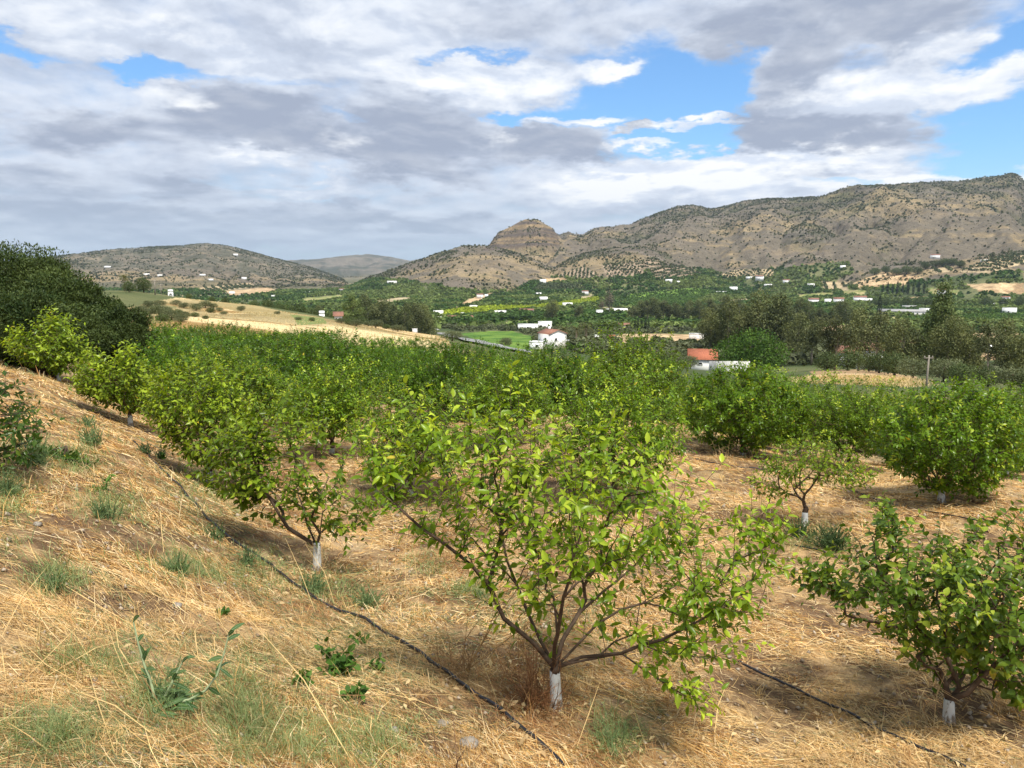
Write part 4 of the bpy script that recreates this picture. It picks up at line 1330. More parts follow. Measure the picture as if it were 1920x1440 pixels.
# ------------------------------------------------------------------ big dark evergreens on the left
def big_bush(name, label, blobs, n, leaf, seed, col0, col1, trunk=None, cat='tree', mat=None, aspect=.42, group=None, shell=.30):
    """blobs: (px, py, depth, radius x in px, radius y in px); real ellipsoids of foliage at their own distance"""
    rng = np.random.default_rng(seed)
    P, N = [], []
    cen = np.array([W(b[0], b[1], b[2]) for b in blobs])
    base = cen.mean(0).copy(); base[2] = gz([base[0]], [base[1]])[0]
    root = bpy.data.objects.new(name, None); COLL.objects.link(root); root.location = base
    tag(root, label, cat, group)
    area = np.array([b[3] * b[4] for b in blobs], float); area /= area.sum()
    for (bx, by, bd, rx, ry), c, a in zip(blobs, cen, area):
        m = int(n * a)
        d = rng.normal(size=(m, 3)); d /= np.linalg.norm(d, axis=1)[:, None]
        az = np.arctan2(d[:, 1], d[:, 0])
        lump = fbm(az * 1.6 + bx, d[:, 2] * 2.2 + by, seed, 3)
        rad = (1 - shell * rng.uniform(0, 1, m) ** 1.4) * (.52 + .95 * lump)
        sc = np.array([rx, rx * .85, ry]) / F * bd
        P.append(c + d * rad[:, None] * sc); N.append(d)
    P, N = np.concatenate(P), np.concatenate(N)
    g = gz(P[:, 0], P[:, 1])
    k = P[:, 2] > g + .05
    P, N = P[k] - base, N[k]
    n = len(P)
    cl = rng.integers(0, max(2, n // 9), n)
    cj = rng.normal(0, .35, (n // 9 + 2, 3))
    ax = N * .6 + cj[cl] + rng.normal(0, .45, (n, 3)); ax[:, 2] += .35
    nn = N + rng.normal(0, .6, (n, 3)); nn[:, 2] += .3
    tone = fbm(P[:, 0] * 1.3, P[:, 2] * 1.3 + P[:, 1], seed + 5, 3)
    cc = lerp(col0, col1, np.clip(tone * 1.4 - .2 + rng.normal(0, .25, n), 0, 1)[:, None])
    L = leaf * rng.uniform(.6, 1.4, n)
    link('crown', leaves_mesh('crown', P, ax, nn, L, L * aspect, cc, mat or M_DARK, False, .2, .3, rng), root)
    mb = MB()
    for c, b in zip(cen, blobs):
        e = c - base
        mid = e * .5 + np.array([0, 0, -.2])
        r0 = .02 * b[3] / F * b[2] * 2 + .04
        s0 = np.array([rng.normal(0, .12), rng.normal(0, .12), -.1])
        mb.tube([s0, s0 + (mid - s0) * .55 + [0, 0, .2], mid, e], [r0 * 1.5, r0 * 1.2, r0, r0 * .4], 7, None, True)
    link('trunk', mb.mesh('trunk', M_BARK, True), root)
    return root


big_bush('evergreen_tree', 'huge dark evergreen tree with dense small leaves rising at the left edge',
         [(20, 545, 25, 105, 76), (-90, 545, 25, 120, 88), (112, 566, 24, 88, 56), (186, 600, 24, 46, 42), (60, 610, 23, 130, 66), (160, 622, 23.5, 66, 42), (-60, 620, 23, 120, 70), (85, 520, 25, 46, 32), (155, 560, 24.5, 40, 28), (215, 590, 24, 24, 26)],
         170000, .085, 301, C(.020, .040, .012), C(.085, .115, .032))
big_bush('evergreen_bush', 'lower dark evergreen bush at the right foot of the huge evergreen tree',
         [(232, 622, 21.5, 48, 46), (200, 640, 21.2, 55, 38), (255, 645, 21, 30, 35)], 42000, .07, 302, C(.022, .040, .013), C(.08, .11, .032), None, 'bush')


# ------------------------------------------------------------------ valley trees: prototypes, then copies
def far_tree(name, seed, H, blobs, n, leaf, col0, col1, trunk_r, lean=.0, pale=True, sparse=.5, limbs=True):
    """blobs in units of H: (x, y, z, rx, rz)"""
    rng = np.random.default_rng(seed)
    root = bpy.data.objects.new(name, None); COLL.objects.link(root)
    tag(root, 'proto', 'tree')
    P, N = [], []
    ar = np.array([b[3] * b[4] for b in blobs]); ar = ar / ar.sum()
    for b, a in zip(blobs, ar):
        m = int(n * a)
        d = rng.normal(size=(m, 3)); d /= np.linalg.norm(d, axis=1)[:, None]
        lump = fbm(np.arctan2(d[:, 1], d[:, 0]) * 1.8 + b[0] * 7, d[:, 2] * 2.5 + b[2] * 9, seed, 3)
        rad = (1 - sparse * rng.uniform(0, 1, m)) * (.6 + .75 * lump)
        P.append((np.array(b[:3]) + d * rad[:, None] * np.array([b[3], b[3], b[4]])) * H); N.append(d)
    P, N = np.concatenate(P), np.concatenate(N)
    P[:, 2] = np.maximum(P[:, 2], .04 * H)
    n = len(P)
    ax = N * .3 + rng.normal(0, .6, (n, 3)); ax[:, 2] -= .35 if pale else -.2
    nn = N + rng.normal(0, .6, (n, 3))
    tone = fbm(P[:, 0] / H * 9, P[:, 2] / H * 9 + P[:, 1] / H * 7, seed + 3, 3)
    cc = lerp(col0, col1, np.clip(tone * 1.5 - .25 + rng.normal(0, .25, n), 0, 1)[:, None])
    L = leaf * rng.uniform(.6, 1.4, n)
    link('crown', leaves_mesh('crown', P, ax, nn, L, L * .6, cc, M_FAR, False, .2, .3, rng), root)
    mb = MB()
    top = np.array([lean * H, 0, .62 * H])
    mb.tube([(0, 0, -.3), (lean * .2 * H, 0, .2 * H), (lean * .55 * H, .01 * H, .42 * H), top], [trunk_r * 1.25, trunk_r, trunk_r * .75, trunk_r * .35], 7)
    if limbs:
        for b in blobs:
            e = np.array(b[:3]) * H; s = np.array([lean * .3 * H, 0, max(.15, b[2] - .28) * H])
            mb.tube([s, (s + e) / 2 + [0, 0, -.02 * H], e], [trunk_r * .5, trunk_r * .32, trunk_r * .12], 5)
    link('trunk', mb.mesh('trunk', M_PALEBARK if pale else M_BARK, True), root)
    return root


EU0, EU1 = C(.05, .068, .028), C(.165, .185, .075)
FT = {
    'euc_a': far_tree('eucalyptus_tree', 401, 18, [(0, 0, .62, .20, .30), (.14, .05, .5, .15, .22), (-.15, 0, .48, .15, .2), (.02, .1, .86, .12, .14), (-.06, -.1, .36, .14, .16)], 5200, .5, EU0, EU1, .32, .03),
    'euc_b': far_tree('eucalyptus_tree', 402, 18, [(.05, 0, .58, .17, .26), (-.17, 0, .62, .13, .2), (.2, .02, .66, .12, .18), (0, .1, .82, .15, .15), (.12, -.1, .4, .12, .14)], 4200, .5, EU0, C(.17, .18, .08), .3, -.04, sparse=.7),
    'euc_c': far_tree('eucalyptus_tree', 403, 18, [(0, 0, .52, .26, .26), (.2, .05, .6, .2, .22), (-.22, 0, .56, .18, .2), (.02, .1, .80, .18, .17), (-.1, -.1, .3, .2, .16), (.18, -.1, .3, .18, .16)], 6500, .5, C(.06, .078, .03), C(.19, .205, .08), .34, .05),
    'euc_d': far_tree('eucalyptus_tree', 404, 20, [(0, 0, .86, .09, .13), (.07, 0, .72, .13, .12), (-.09, 0, .66, .13, .13), (.1, .04, .52, .19, .14), (-.1, 0, .44, .2, .14), (.03, .06, .3, .24, .14)], 6800, .48, C(.06, .095, .03), C(.19, .235, .08), .3, .02),
    'round': far_tree('carob_tree', 405, 9, [(0, 0, .5, .52, .42), (-.32, 0, .42, .36, .33), (.36, .1, .4, .38, .32), (.05, -.2, .62, .36, .3), (.15, -.3, .3, .4, .28), (-.2, -.25, .28, .36, .26)], 8500, .34, C(.03, .075, .012), C(.10, .18, .025), .3, .0, False, .35),
    'olive': far_tree('olive_tree', 406, 5, [(0, 0, .52, .5, .4), (.3, .1, .45, .36, .32), (-.32, 0, .48, .34, .32), (0, -.2, .66, .3, .26)], 2600, .26, C(.08, .10, .045), C(.16, .18, .095), .18, .02, False, .45),
    'bushy': far_tree('bushy_tree', 407, 8, [(0, 0, .5, .4, .42), (.2, .1, .4, .32, .34), (-.22, 0, .42, .3, .32)], 2800, .4, C(.05, .08, .028), C(.12, .15, .055), .22, .02, False, .4),
    'cypress': far_tree('cypress_tree', 408, 9, [(0, 0, .2, .10, .2), (0, 0, .45, .105, .25), (0, 0, .68, .085, .22), (0, 0, .87, .05, .14)], 2200, .24, C(.018, .032, .016), C(.04, .058, .026), .12, 0, False, .3, False),
    'bare': far_tree('poplar_tree', 409, 16, [(0, 0, .6, .14, .36), (.1, 0, .5, .12, .26), (-.1, .03, .5, .12, .25)], 900, .5, C(.11, .095, .07), C(.2, .165, .12), .25, 0, True, .8),
}


def palm_proto():
    rng = np.random.default_rng(77)
    root = bpy.data.objects.new('palm_tree', None); COLL.objects.link(root); tag(root, 'proto', 'palm tree')
    m = MB(); H = 6.0
    zs = np.linspace(-.3, H, 26)
    m.tube([(0.05 * sin(z), 0, z) for z in zs], [.36 + .05 * (i % 2) + (.14 if i > 21 else 0) for i in range(26)], 10)
    link('trunk', m.mesh('trunk', M_PALEBARK), root)
    f = MB()
    for k in range(64):
        a = k * 2.399; e0 = rng.uniform(-.5, 1.35)
        Ln = rng.uniform(2.8, 3.7)
        pts = []; p = np.array([0, 0, H + .1]); el = e0
        for i in range(9):
            pts.append(p.copy()); p = p + np.array([cos(a) * cos(el), sin(a) * cos(el), sin(el)]) * Ln / 8; el -= .20
        pts = np.array(pts)
        f.tube(pts, np.linspace(.04, .012, 9), 3, C(.20, .19, .07), False)
        sd = np.array([-sin(a), cos(a), 0])
        for i in range(1, 9):
            for t in (0., .5):
                q = pts[i - 1] + (pts[i] - pts[i - 1]) * (t + .3)
                fw = (pts[i] - pts[i - 1]); fw /= np.linalg.norm(fw)
                for s in (-1, 1):
                    ll = .55 * (1 - abs(i - 4) / 7)
                    e = q + (sd * s * .8 + fw * .6 + np.array([0, 0, -.25])) * ll
                    w = fw * .035
                    f.add([q - w, q + w, e], None, [(0, 1, 2)], C(.06, .075, .025) * rng.uniform(.7, 1.5))
    link('crown', f.mesh('crown', M_FAR), root)
    return root


FT['palm'] = palm_proto()


def plant(kind, px, py, h_px, label, group=None, cat='tree', r=None, wide=1.0, rz=None, protoH=None):
    H = {'euc_a': 18, 'euc_b': 18, 'euc_c': 18, 'euc_d': 20, 'round': 9, 'olive': 5, 'bushy': 8, 'cypress': 9, 'bare': 16, 'palm': 8.2}[kind]
    p = hit(px, py) if r is None else at_dist(px, r)
    d = proj(p)[2]
    s = h_px / F * d / H
    rz = rngO.uniform(0, 6.3) if rz is None else rz
    p[2] -= .1
    return copy_tree(FT[kind], p, rz, (s * wide, s * wide, s), label, group, cat, kind)


# eucalyptus belt along the road behind the golden field
G = 'eucalyptus belt by the road'
LB = 'tall olive brown eucalyptus in the belt along the road behind the golden field'
for px, h, k, w_ in ((690, 70, 'euc_a', 1.1), (707, 66, 'euc_b', 1.1), (724, 62, 'euc_a', 1.0), (741, 60, 'euc_b', 1.1), (756, 58, 'euc_a', .9), (771, 62, 'euc_b', 1.0), (787, 62, 'euc_c', .8)):
    plant(k, px, 0, h + 20, LB, G, r=300 + (px % 7) * 5, wide=w_)
plant('euc_c', 800, 0, 80, 'broad eucalyptus at the right end of the belt, beside the parked vehicles', r=318, wide=.85)
plant('euc_d', 658, 0, 72, 'tallest narrow greenish eucalyptus at the left end of the road belt', r=216, wide=1.25)
for px, r, h in ((640, 220, 34), (655, 212, 30), (676, 208, 32), (615, 205, 34), (560, 200, 34), (500, 190, 28), (540, 205, 36), (588, 205, 36), (523, 195, 28), (475, 190, 22), (455, 195, 18), (420, 185, 18), (395, 182, 16), (352, 178, 16), (440, 205, 22)):
    plant('bushy', px, 0, h, 'round dark tree in the line behind the crest of the golden field', 'trees behind the golden field', r=r)
plant('euc_c', 592, 0, 50, 'loose grey green tree left of the house with reddish front', r=232)
plant('bushy', 268, 0, 34, 'dark clump of a tree beside the white hut on the crest', r=158)
plant('bushy', 240, 0, 26, 'low dark tree on the crest between the huge evergreen and the pole', r=152)
plant('palm', 233, 0, 34, 'small palm standing up beside the huge evergreen on the crest', None, 'palm tree', r=165)
plant('cypress', 367, 604, 22, 'single tiny pointed cypress at the edge of the golden field', None, 'tree', r=62)
# middle valley
plant('euc_c', 1035, 604, 46, 'dark rounded grove tree between the white houses in mid valley')
plant('euc_b', 1085, 604, 34, 'loose dark tree right of the rounded grove tree in mid valley')
plant('bare', 1142, 592, 58, 'pale nearly bare poplar standing in mid valley')
plant('bare', 1128, 590, 36, 'shorter pale bare poplar left of the taller one')
for px, h in ((1185, 34), (1200, 44), (1215, 46), (1230, 50), (1243, 46), (1270, 40), (1290, 44), (1312, 44), (1335, 50), (1360, 54), (1385, 50), (1255, 36)):
    plant('euc_b' if px % 2 else 'euc_a', px, 606, h, 'dark grey eucalyptus in the grove across the middle of the valley', 'mid valley eucalyptus grove', wide=1.25)
for px, h in ((1480, 62), (1500, 66), (1522, 60), (1545, 52), (1570, 60), (1592, 66), (1610, 48), (1455, 58), (1425, 56)):
    plant('euc_b' if px % 2 else 'euc_a', px, 620, h, 'slender dark eucalyptus in the belt before the white houses on the right', 'right valley eucalyptus belt', r=560)
# big brown-green trees right of the red roof
for px, h, r, k, w_ in ((1335, 92, 265, 'euc_c', .9), (1372, 112, 258, 'euc_c', .9), (1415, 128, 262, 'euc_c', .9), (1462, 124, 255, 'euc_a', 1.2), (1500, 100, 240, 'euc_c', .8), (1530, 96, 225, 'euc_b', 1.1)):
    plant(k, px, 0, h, 'large brownish eucalyptus massed behind the round green tree', 'brownish eucalyptus behind the red roofed house', r=r, wide=w_)
for px, h, r, k, w_ in ((1575, 112, 185, 'euc_b', 1.0), (1620, 128, 190, 'euc_c', .85), (1655, 120, 180, 'euc_b', 1.1), (1700, 112, 170, 'euc_c', .9), (1790, 128, 165, 'euc_c', .9), (1830, 112, 170, 'euc_c', .8),
                       (1868, 118, 150, 'euc_b', 1.0), (1905, 128, 160, 'euc_c', .9), (1950, 130, 150, 'euc_c', .9), (2010, 130, 150, 'euc_a', 1.2)):
    plant(k, px, 0, h, 'loose olive grey eucalyptus in the roadside stand on the right', 'roadside eucalyptus on the right', r=r, wide=w_)
plant('euc_d', 1772, 0, 185, 'tallest tree on the right, tapering and yellowish green above the roadside stand', r=172, wide=.85)
for px, h, r in ((1600, 48, 150), (1660, 46, 140), (1690, 52, 128), (1725, 44, 120), (1785, 50, 118), (1820, 48, 112), (1560, 44, 160), (1870, 46, 105), (1915, 50, 100), (1640, 40, 165), (1950, 46, 100)):
    plant('olive' if px % 2 else 'bushy', px, 0, h, 'dark shrubby tree below the roadside eucalyptus', 'shrubby trees below the eucalyptus', r=r, wide=1.3)
plant('round', 1412, 0, 92, 'dense round bright green tree beside the red tiled roof', r=178, wide=1.15)
for px, h, r in ((1215, 34, 175), (1250, 38, 165), (1180, 30, 190), (1275, 34, 172), (1120, 26, 215), (1080, 24, 220), (1150, 26, 200), (948, 24, 235), (1300, 30, 166)):
    plant('olive', px, 0, h, 'grey green olive just beyond the orchard edge', 'olives beyond the orchard edge', r=r)
plant('palm', 1058, 0, 40, 'drooping palm directly right of the white two storey house', None, 'palm tree', r=285)
plant('palm', 1082, 0, 38, 'second drooping palm, right of the first beside the white house', None, 'palm tree', r=290)
plant('palm', 1100, 0, 48, 'taller palm with a thick bare trunk right of the other two', None, 'palm tree', r=270)
plant('palm', 1203, 0, 30, 'lone short palm in front of the tan yard', None, 'palm tree', r=250)
for px, h in ((1190, 22), (1196, 26), (1203, 24), (1210, 28), (1216, 22)):
    plant('cypress', px, 622, h, 'slim dark cypress in the short row above the tan yard', 'cypress row above the tan yard')
plant('cypress', 1648, 597, 44, 'single tall dark cypress in front of the long white sheds', None, 'tree')
for px, h in ((1655, 20), (1664, 24), (1673, 20), (1682, 26), (1692, 22), (1702, 26), (1712, 22), (1722, 26), (1732, 22)):
    plant('cypress', px, 552, h, 'dark cypress in the line above the tan terrace on the right', 'cypress line on the terrace')
for px, h in ((1660, 34), (1680, 32), (1700, 36), (1722, 34), (1640, 30), (1740, 32), (1850, 34), (1880, 30), (1910, 34)):
    plant('bushy', px, 577, h * .7, 'dark tree behind the long white sheds', 'trees behind the white sheds')
for px, py, h in ((1755, 502, 16), (1770, 500, 18), (1785, 498, 16), (1800, 502, 16), (1735, 505, 16), (1640, 516, 16), (1660, 512, 14), (1680, 516, 16), (1700, 514, 18), (1720, 514, 16)):
    plant('bushy', px, py, h, 'dark tree in the wood round the villa at the foot of the right hill', 'wood round the hillside villa', wide=1.4)
# shrubs on the golden field
for px, py, h, lab in ((300, 594, 20, 'green shrub clump on the scrubby end of the golden field'), (322, 600, 18, 'wide green shrub at the near corner of the golden field'), (285, 580, 14, 'small shrub on the crest beside the dark evergreen'),
                       (345, 578, 10, 'brownish shrub on the upper golden field'), (368, 583, 13, 'grey green bush on the golden field'), (385, 577, 12, 'bush farther along the golden field'), (452, 583, 9, 'lone round bush in the golden stubble'), (400, 578, 9, 'little dark bush on the golden field'),
                       (668, 612, 12, 'small dark bush on the bank near the eucalyptus belt'), (705, 615, 14, 'bush at the top of the bank under the eucalyptus belt'), (746, 622, 12, 'round dark bush at the edge of the stubble'), (848, 640, 18, 'dark shrub at the road end of the golden field'), (690, 612, 9, 'tiny dark bush on the bank')):
    plant('olive', px, py, h * 1.35, lab, None, 'bush', wide=1.5)
for px, py, h in ((262, 585, 16), (276, 592, 18), (292, 586, 15), (312, 588, 16), (335, 590, 14), (348, 596, 16), (365, 594, 12), (395, 587, 14), (412, 584, 10), (330, 572, 12), (300, 574, 14), (278, 573, 12), (420, 590, 9), (340, 604, 18), (305, 602, 18), (385, 598, 10), (520, 589, 8), (560, 600, 9), (585, 602, 10), (640, 606, 13), (655, 609, 14), (725, 617, 12)):
    plant('bushy' if px % 2 else 'olive', px, py, h, 'grey green shrub in the scrub scattered along the golden field', 'scrub bushes along the golden field', 'bush', wide=1.5)


# ------------------------------------------------------------------ buildings
def roof_gable(w, d, h, z, over=.35, t=.16):
    """two pitched slabs with thickness, ridge along x"""
    V, q = [], []
    m = MB()
    for s in (-1, 1):
        x0, x1 = -w / 2 - over, w / 2 + over
        y0 = s * (d / 2 + over); zo = z - h * over / (d / 2)
        a = [(x0, y0, zo), (x1, y0, zo), (x1, 0, z + h), (x0, 0, z + h)]
        b = [(x, y, zz + t) for x, y, zz in a]
        m.add(a + b, [(0, 1, 2, 3), (4, 5, 6, 7), (0, 1, 5, 4), (1, 2, 6, 5), (2, 3, 7, 6), (3, 0, 4, 7)])
    return m


def house(name, loc, w, d, h, yaw, label, roof='flat', wins=(), cat='house', wall=None, tile=None, rh=1.4, group=None, chimney=False):
    root = bpy.data.objects.new(name, None); COLL.objects.link(root)
    root.location = [float(v) for v in loc]; root.rotation_euler = (0, 0, yaw)
    tag(root, label, cat, group)
    m = MB()
    m.box(-w / 2, w / 2, -d / 2, d / 2, -1.2, h)
    if roof == 'gable':
        m.add([(-w / 2, -d / 2, h), (-w / 2, d / 2, h), (-w / 2, 0, h + rh), (w / 2, -d / 2, h), (w / 2, d / 2, h), (w / 2, 0, h + rh)], None, [(0, 2, 1), (3, 4, 5)])
    if roof == 'flat':
        for x0, x1, y0, y1 in ((-w / 2, w / 2, -d / 2, -d / 2 + .25), (-w / 2, w / 2, d / 2 - .25, d / 2), (-w / 2, -w / 2 + .25, -d / 2 + .25, d / 2 - .25), (w / 2 - .25, w / 2, -d / 2 + .25, d / 2 - .25)):
            m.box(x0, x1, y0, y1, h + .003, h + .5)
    wl = link('wall', m.mesh('wall', wall or M_WALL), root)
    if roof == 'gable':
        rf = link('roof', roof_gable(w, d, rh, h).mesh('roof', tile or M_TILEOLD), root)
        if chimney:
            c = MB(); c.box(-w * .25 - .35, -w * .25 + .35, -.35, .35, h + rh * .5, h + rh + .9); link('chimney', c.mesh('chimney', M_WALL), rf)
    for f, u, z, ww, hh in wins:      # face, position along it, height, width, height: frame standing proud, pane set inside
        c = MB(); g = MB(); p = MB()
        def put(mb, u0, u1, z0, z1, o0, o1):
            if f == 'f': mb.box(u0, u1, -d / 2 - o1, -d / 2 - o0, z0, z1)
            elif f == 'l': mb.box(-w / 2 - o1, -w / 2 - o0, u0, u1, z0, z1)
            else: mb.box(w / 2 + o0, w / 2 + o1, u0, u1, z0, z1)
        put(g, u - ww / 2, u + ww / 2, z, z + hh, .004, .03)
        for a in ((u - ww / 2 - .12, u - ww / 2, z - .12, z + hh + .12), (u + ww / 2, u + ww / 2 + .12, z - .12, z + hh + .12), (u - ww / 2, u + ww / 2, z + hh, z + hh + .12), (u - ww / 2, u + ww / 2, z - .12, z)):
            put(c, *a, .003, .09)
        fr = link('window' if z > .3 else 'door', g.mesh('window', M_GLASS), root)
        link('frame', c.mesh('frame', M_WALL), fr)
    return root


def facing(p):
    return -atan2(p[0], p[1])


def put_house(px, py, wpx, hpx, label, roof='flat', r=None, yaw=0.0, dm=6.0, nw=2, name='white_house', **kw):
    p = hit(px, py) if r is None else at_dist(px, r)
    d = proj(p)[2]
    w, h = wpx / F * d, hpx / F * d
    wins = []
    for k in range(nw):
        u = (k + .5) / nw * w - w / 2
        wins.append(('f', u, h * .35, min(1.1, w / nw * .4), min(1.2, h * .35)))
    return house(name, p, w, dm, h, facing(p) + yaw, label, roof, wins, **kw)


p = at_dist(1034, 262)
hd = facing(p)
R_ = 262 / F
house('white_house', p + np.array([.4, 0, .2]), 7.6, 6.6, 5.0, hd - pi / 2 + .55, 'two storey white house with a red brown gable roof and chimney', 'gable',
      [('r', -.9, 2.6, .9, .9), ('r', -.9, .5, .9, .8), ('f', 1.2, 2.6, .8, .9)], rh=1.25, chimney=True)
q = p + np.array([-5.0, -1.5, .1])
house('white_annexe', q, 4.6, 4.0, 2.0, hd - .12, 'low flat roofed white annexe on the left of the two storey house', 'flat', [('f', .4, .6, .9, .8)], 'building')
q = p + np.array([6.2, 2.0, 0])


def carport(loc, w, d, h, yaw, label):
    root = bpy.data.objects.new('carport', None); COLL.objects.link(root); root.location = [float(v) for v in loc]; root.rotation_euler = (0, 0, yaw); tag(root, label, 'carport')
    m = MB(); m.box(-w / 2, w / 2, -d / 2, d / 2, h, h + .18); link('roof', m.mesh('roof', M_METAL), root)
    for x in (-w / 2 + .15, w / 2 - .15):
        for y in (-d / 2 + .15, d / 2 - .15):
            m = MB(); m.box(x - .08, x + .08, y - .08, y + .08, -.8, h - .003); link('post', m.mesh('post', M_METAL), root)


carport(q, 4.4, 5, 2.4, hd, 'open carport with a thin grey roof against the two storey white house')
p = at_dist(1322, 196)
house('tiled_house', p, 6.6, 6.5, 3.1, facing(p) + .05, 'white house under a bright orange red tiled roof at the orchard edge', 'gable', [('f', -.6, 1.6, .9, .5)], tile=M_TILE, rh=2.0)


def wall_run(name, pts, h, th, label, mat, cat='wall'):
    V = []
    m = MB()
    for (a, b) in zip(pts[:-1], pts[1:]):
        a, b = np.array(a, float), np.array(b, float)
        t = (b - a)[:2]; t = t / np.linalg.norm(t); n_ = np.array([-t[1], t[0]]) * th / 2
        q = []
        for P_, zz in ((a, -1.5), (b, -1.5), (b, h), (a, h)):
            for s in (-1, 1): q.append((P_[0] + s * n_[0], P_[1] + s * n_[1], P_[2] + zz))
        m.add(q, [(0, 2, 4, 6), (1, 7, 5, 3), (6, 4, 5, 7), (0, 6, 7, 1), (2, 3, 5, 4)])
    o = link(name, m.mesh(name, mat)); tag(o, label, cat)
    return o


wa, wb = at_dist(1336, 176), at_dist(1412, 166)
wall_run('garden_wall', [wa + [0, 0, .3], wb + [0, 0, .2]], 2.1, .3, 'long stained white wall running right from the red roofed house', M_WALLOLD)
# long low farmhouse behind
put_house(990, 620, 38, 11, 'long low white farmhouse, left half of the pair behind the two storey house', dm=8, nw=4)
put_house(1022, 617, 26, 13, 'taller white farm block joined to the right of the long low farmhouse', dm=8, nw=2)
HS = [(1170, 616, 20, 7, 'white shed with a pale roof among the dark trees of mid valley', 'gable', 0),
      (1124, 594, 11, 12, 'small square white house in mid valley below the bright field', 'flat', 2), (1155, 586, 42, 7, 'very long low white building beside the dark eucalyptus grove', 'flat', 4),
      (1019, 566, 14, 9, 'white two window house above the bright green strip', 'flat', 2), (988, 588, 26, 7, 'low white house with a pinkish roof under the bright green strip', 'gable', 2),
      (1064, 574, 18, 6, 'bright white house on the green strip right of the grove tree', 'flat', 1), (1097, 552, 12, 6, 'little white house above the yellow terrace', 'gable', 0),
      (1018, 532, 12, 8, 'square white house perched at the top left of the striped orchard', 'flat', 1), (1010, 554, 10, 5, 'tiny white hut beside the striped orchard', 'flat', 0), (1254, 530, 12, 6, 'white cottage on the far green slope with a tail of walls', 'flat', 0), (1266, 530, 16, 3, 'long white outbuilding right of the cottage on the far slope', 'flat', 0),
      (1375, 546, 14, 8, 'white villa in the dark green groves', 'flat', 1), (1348, 549, 26, 2.5, 'white garden wall building left of the villa in the groves', 'flat', 0), (1424, 526, 14, 8, 'white house by the pale striped terrace', 'gable', 1), (1405, 523, 12, 4, 'small white barn left of the house by the pale striped terrace', 'flat', 0), (1440, 537, 14, 4, 'pale low building right of the striped terrace', 'flat', 0),
      (1474, 531, 12, 6, 'white gabled house on the green plain of the right', 'gable', 0), (1520, 536, 12, 4, 'small white hut on the green plain of the right', 'flat', 0), (1580, 505, 9, 7, 'tiny tall white house at the corner of the upper green slope', 'flat', 0),
      (1753, 485, 16, 7, 'white villa on the wooded foot of the right hill', 'gable', 1), (1847, 490, 14, 3, 'grey roofed long house on the wooded foot of the right hill', 'flat', 0),
      (1525, 571, 18, 10, 'leftmost white house behind the slender eucalyptus belt', 'gable', 2), (1552, 571, 12, 10, 'narrow white house second behind the slender eucalyptus belt', 'flat', 1), (1572, 570, 18, 10, 'white house third behind the slender eucalyptus belt', 'gable', 2), (1612, 568, 22, 11, 'white villa at the right end of the houses behind the eucalyptus', 'gable', 2), (1628, 569, 12, 9, 'white annexe right of the end villa behind the eucalyptus', 'flat', 1),
      (1767, 553, 18, 9, 'white gabled house left of the tallest tree', 'gable', 1), (1892, 589, 22, 11, 'white box house with a shaded end at the far right edge', 'flat', 1), (1818, 583, 14, 5, 'small cream house right of the tallest tree', 'flat', 0), (1885, 562, 14, 5, 'pale roofed cottage among the dark trees at the far right', 'gable', 0),
      (1862, 573, 8, 4, 'tiny white hut on the green field at the right', 'flat', 0), (1878, 572, 9, 4, 'second tiny white hut on the green field at the right', 'flat', 0),
      (938, 592, 22, 9, 'white house with two wings at the right end of the bright green field', 'flat', 3), (822, 590, 18, 7, 'white block house directly right of the eucalyptus belt', 'flat', 1), (820, 602, 16, 7, 'white farmhouse below the block house beside the belt', 'flat', 1), (848, 600, 16, 6, 'white cottage with a grey roof at the foot of the bright field', 'gable', 1), (880, 600, 12, 6, 'white cottage with reddish outbuildings at the foot of the bright field', 'gable', 1), (868, 590, 8, 3, 'small white shed inside the bright green field', 'flat', 0), (888, 576, 14, 3, 'low white wall house at the top of the bright green field', 'flat', 0),
      (900, 559, 12, 7, 'white gabled house under the brown hill spur', 'gable', 1), (912, 560, 6, 8, 'thin white tower house under the brown hill spur', 'flat', 0), (735, 531, 18, 4, 'white farm at the head of the winding white track', 'flat', 0), (641, 547, 9, 5, 'white gabled house on the left far groves', 'gable', 0), (577, 551, 8, 4, 'white hut in the left far groves', 'flat', 0), (513, 559, 8, 5, 'white hut at the far left of the groves', 'flat', 0),
      (455, 557, 12, 4, 'white house at the foot of the left hill', 'flat', 0), (435, 551, 9, 4, 'whitish farm up from the house at the foot of the left hill', 'flat', 0), (275, 516, 10, 3, 'long white house on the lower slope of the left hill', 'flat', 0), (300, 518, 8, 3, 'white cottage on the lower slope of the left hill', 'flat', 0), (202, 502, 11, 3, 'lone white house high on the left end of the left hill', 'flat', 0), (380, 517, 10, 3, 'white house on the middle slope of the left hill', 'flat', 0), (442, 480, 8, 4, 'white house near the top of the left hill', 'flat', 0), (395, 526, 9, 3, 'white cottage low on the left hill', 'flat', 0), (458, 524, 9, 4, 'white cottage right of the others low on the left hill', 'flat', 0)]
for px, py, w_, h_, lab, rf, nw in HS:
    put_house(px, py, w_, h_, lab, rf, None, rngO.uniform(-.25, .25), rngO.uniform(5, 9), nw, rh=h_ / F * 300 * .5 + .6)
put_house(318, 557, 9, 7, 'tiny white hut standing alone on the crest of the golden field', r=157, dm=2.0, nw=1, name='white_hut', cat='hut')
put_house(601, 0, 10, 10, 'cream building end at the tip of the golden field', r=171, dm=5, nw=0, name='cream_house')
put_house(632, 0, 14, 15, 'house with a reddish roof and dark openings behind the golden field', 'gable', r=186, dm=4, nw=2, name='village_house', rh=.7)
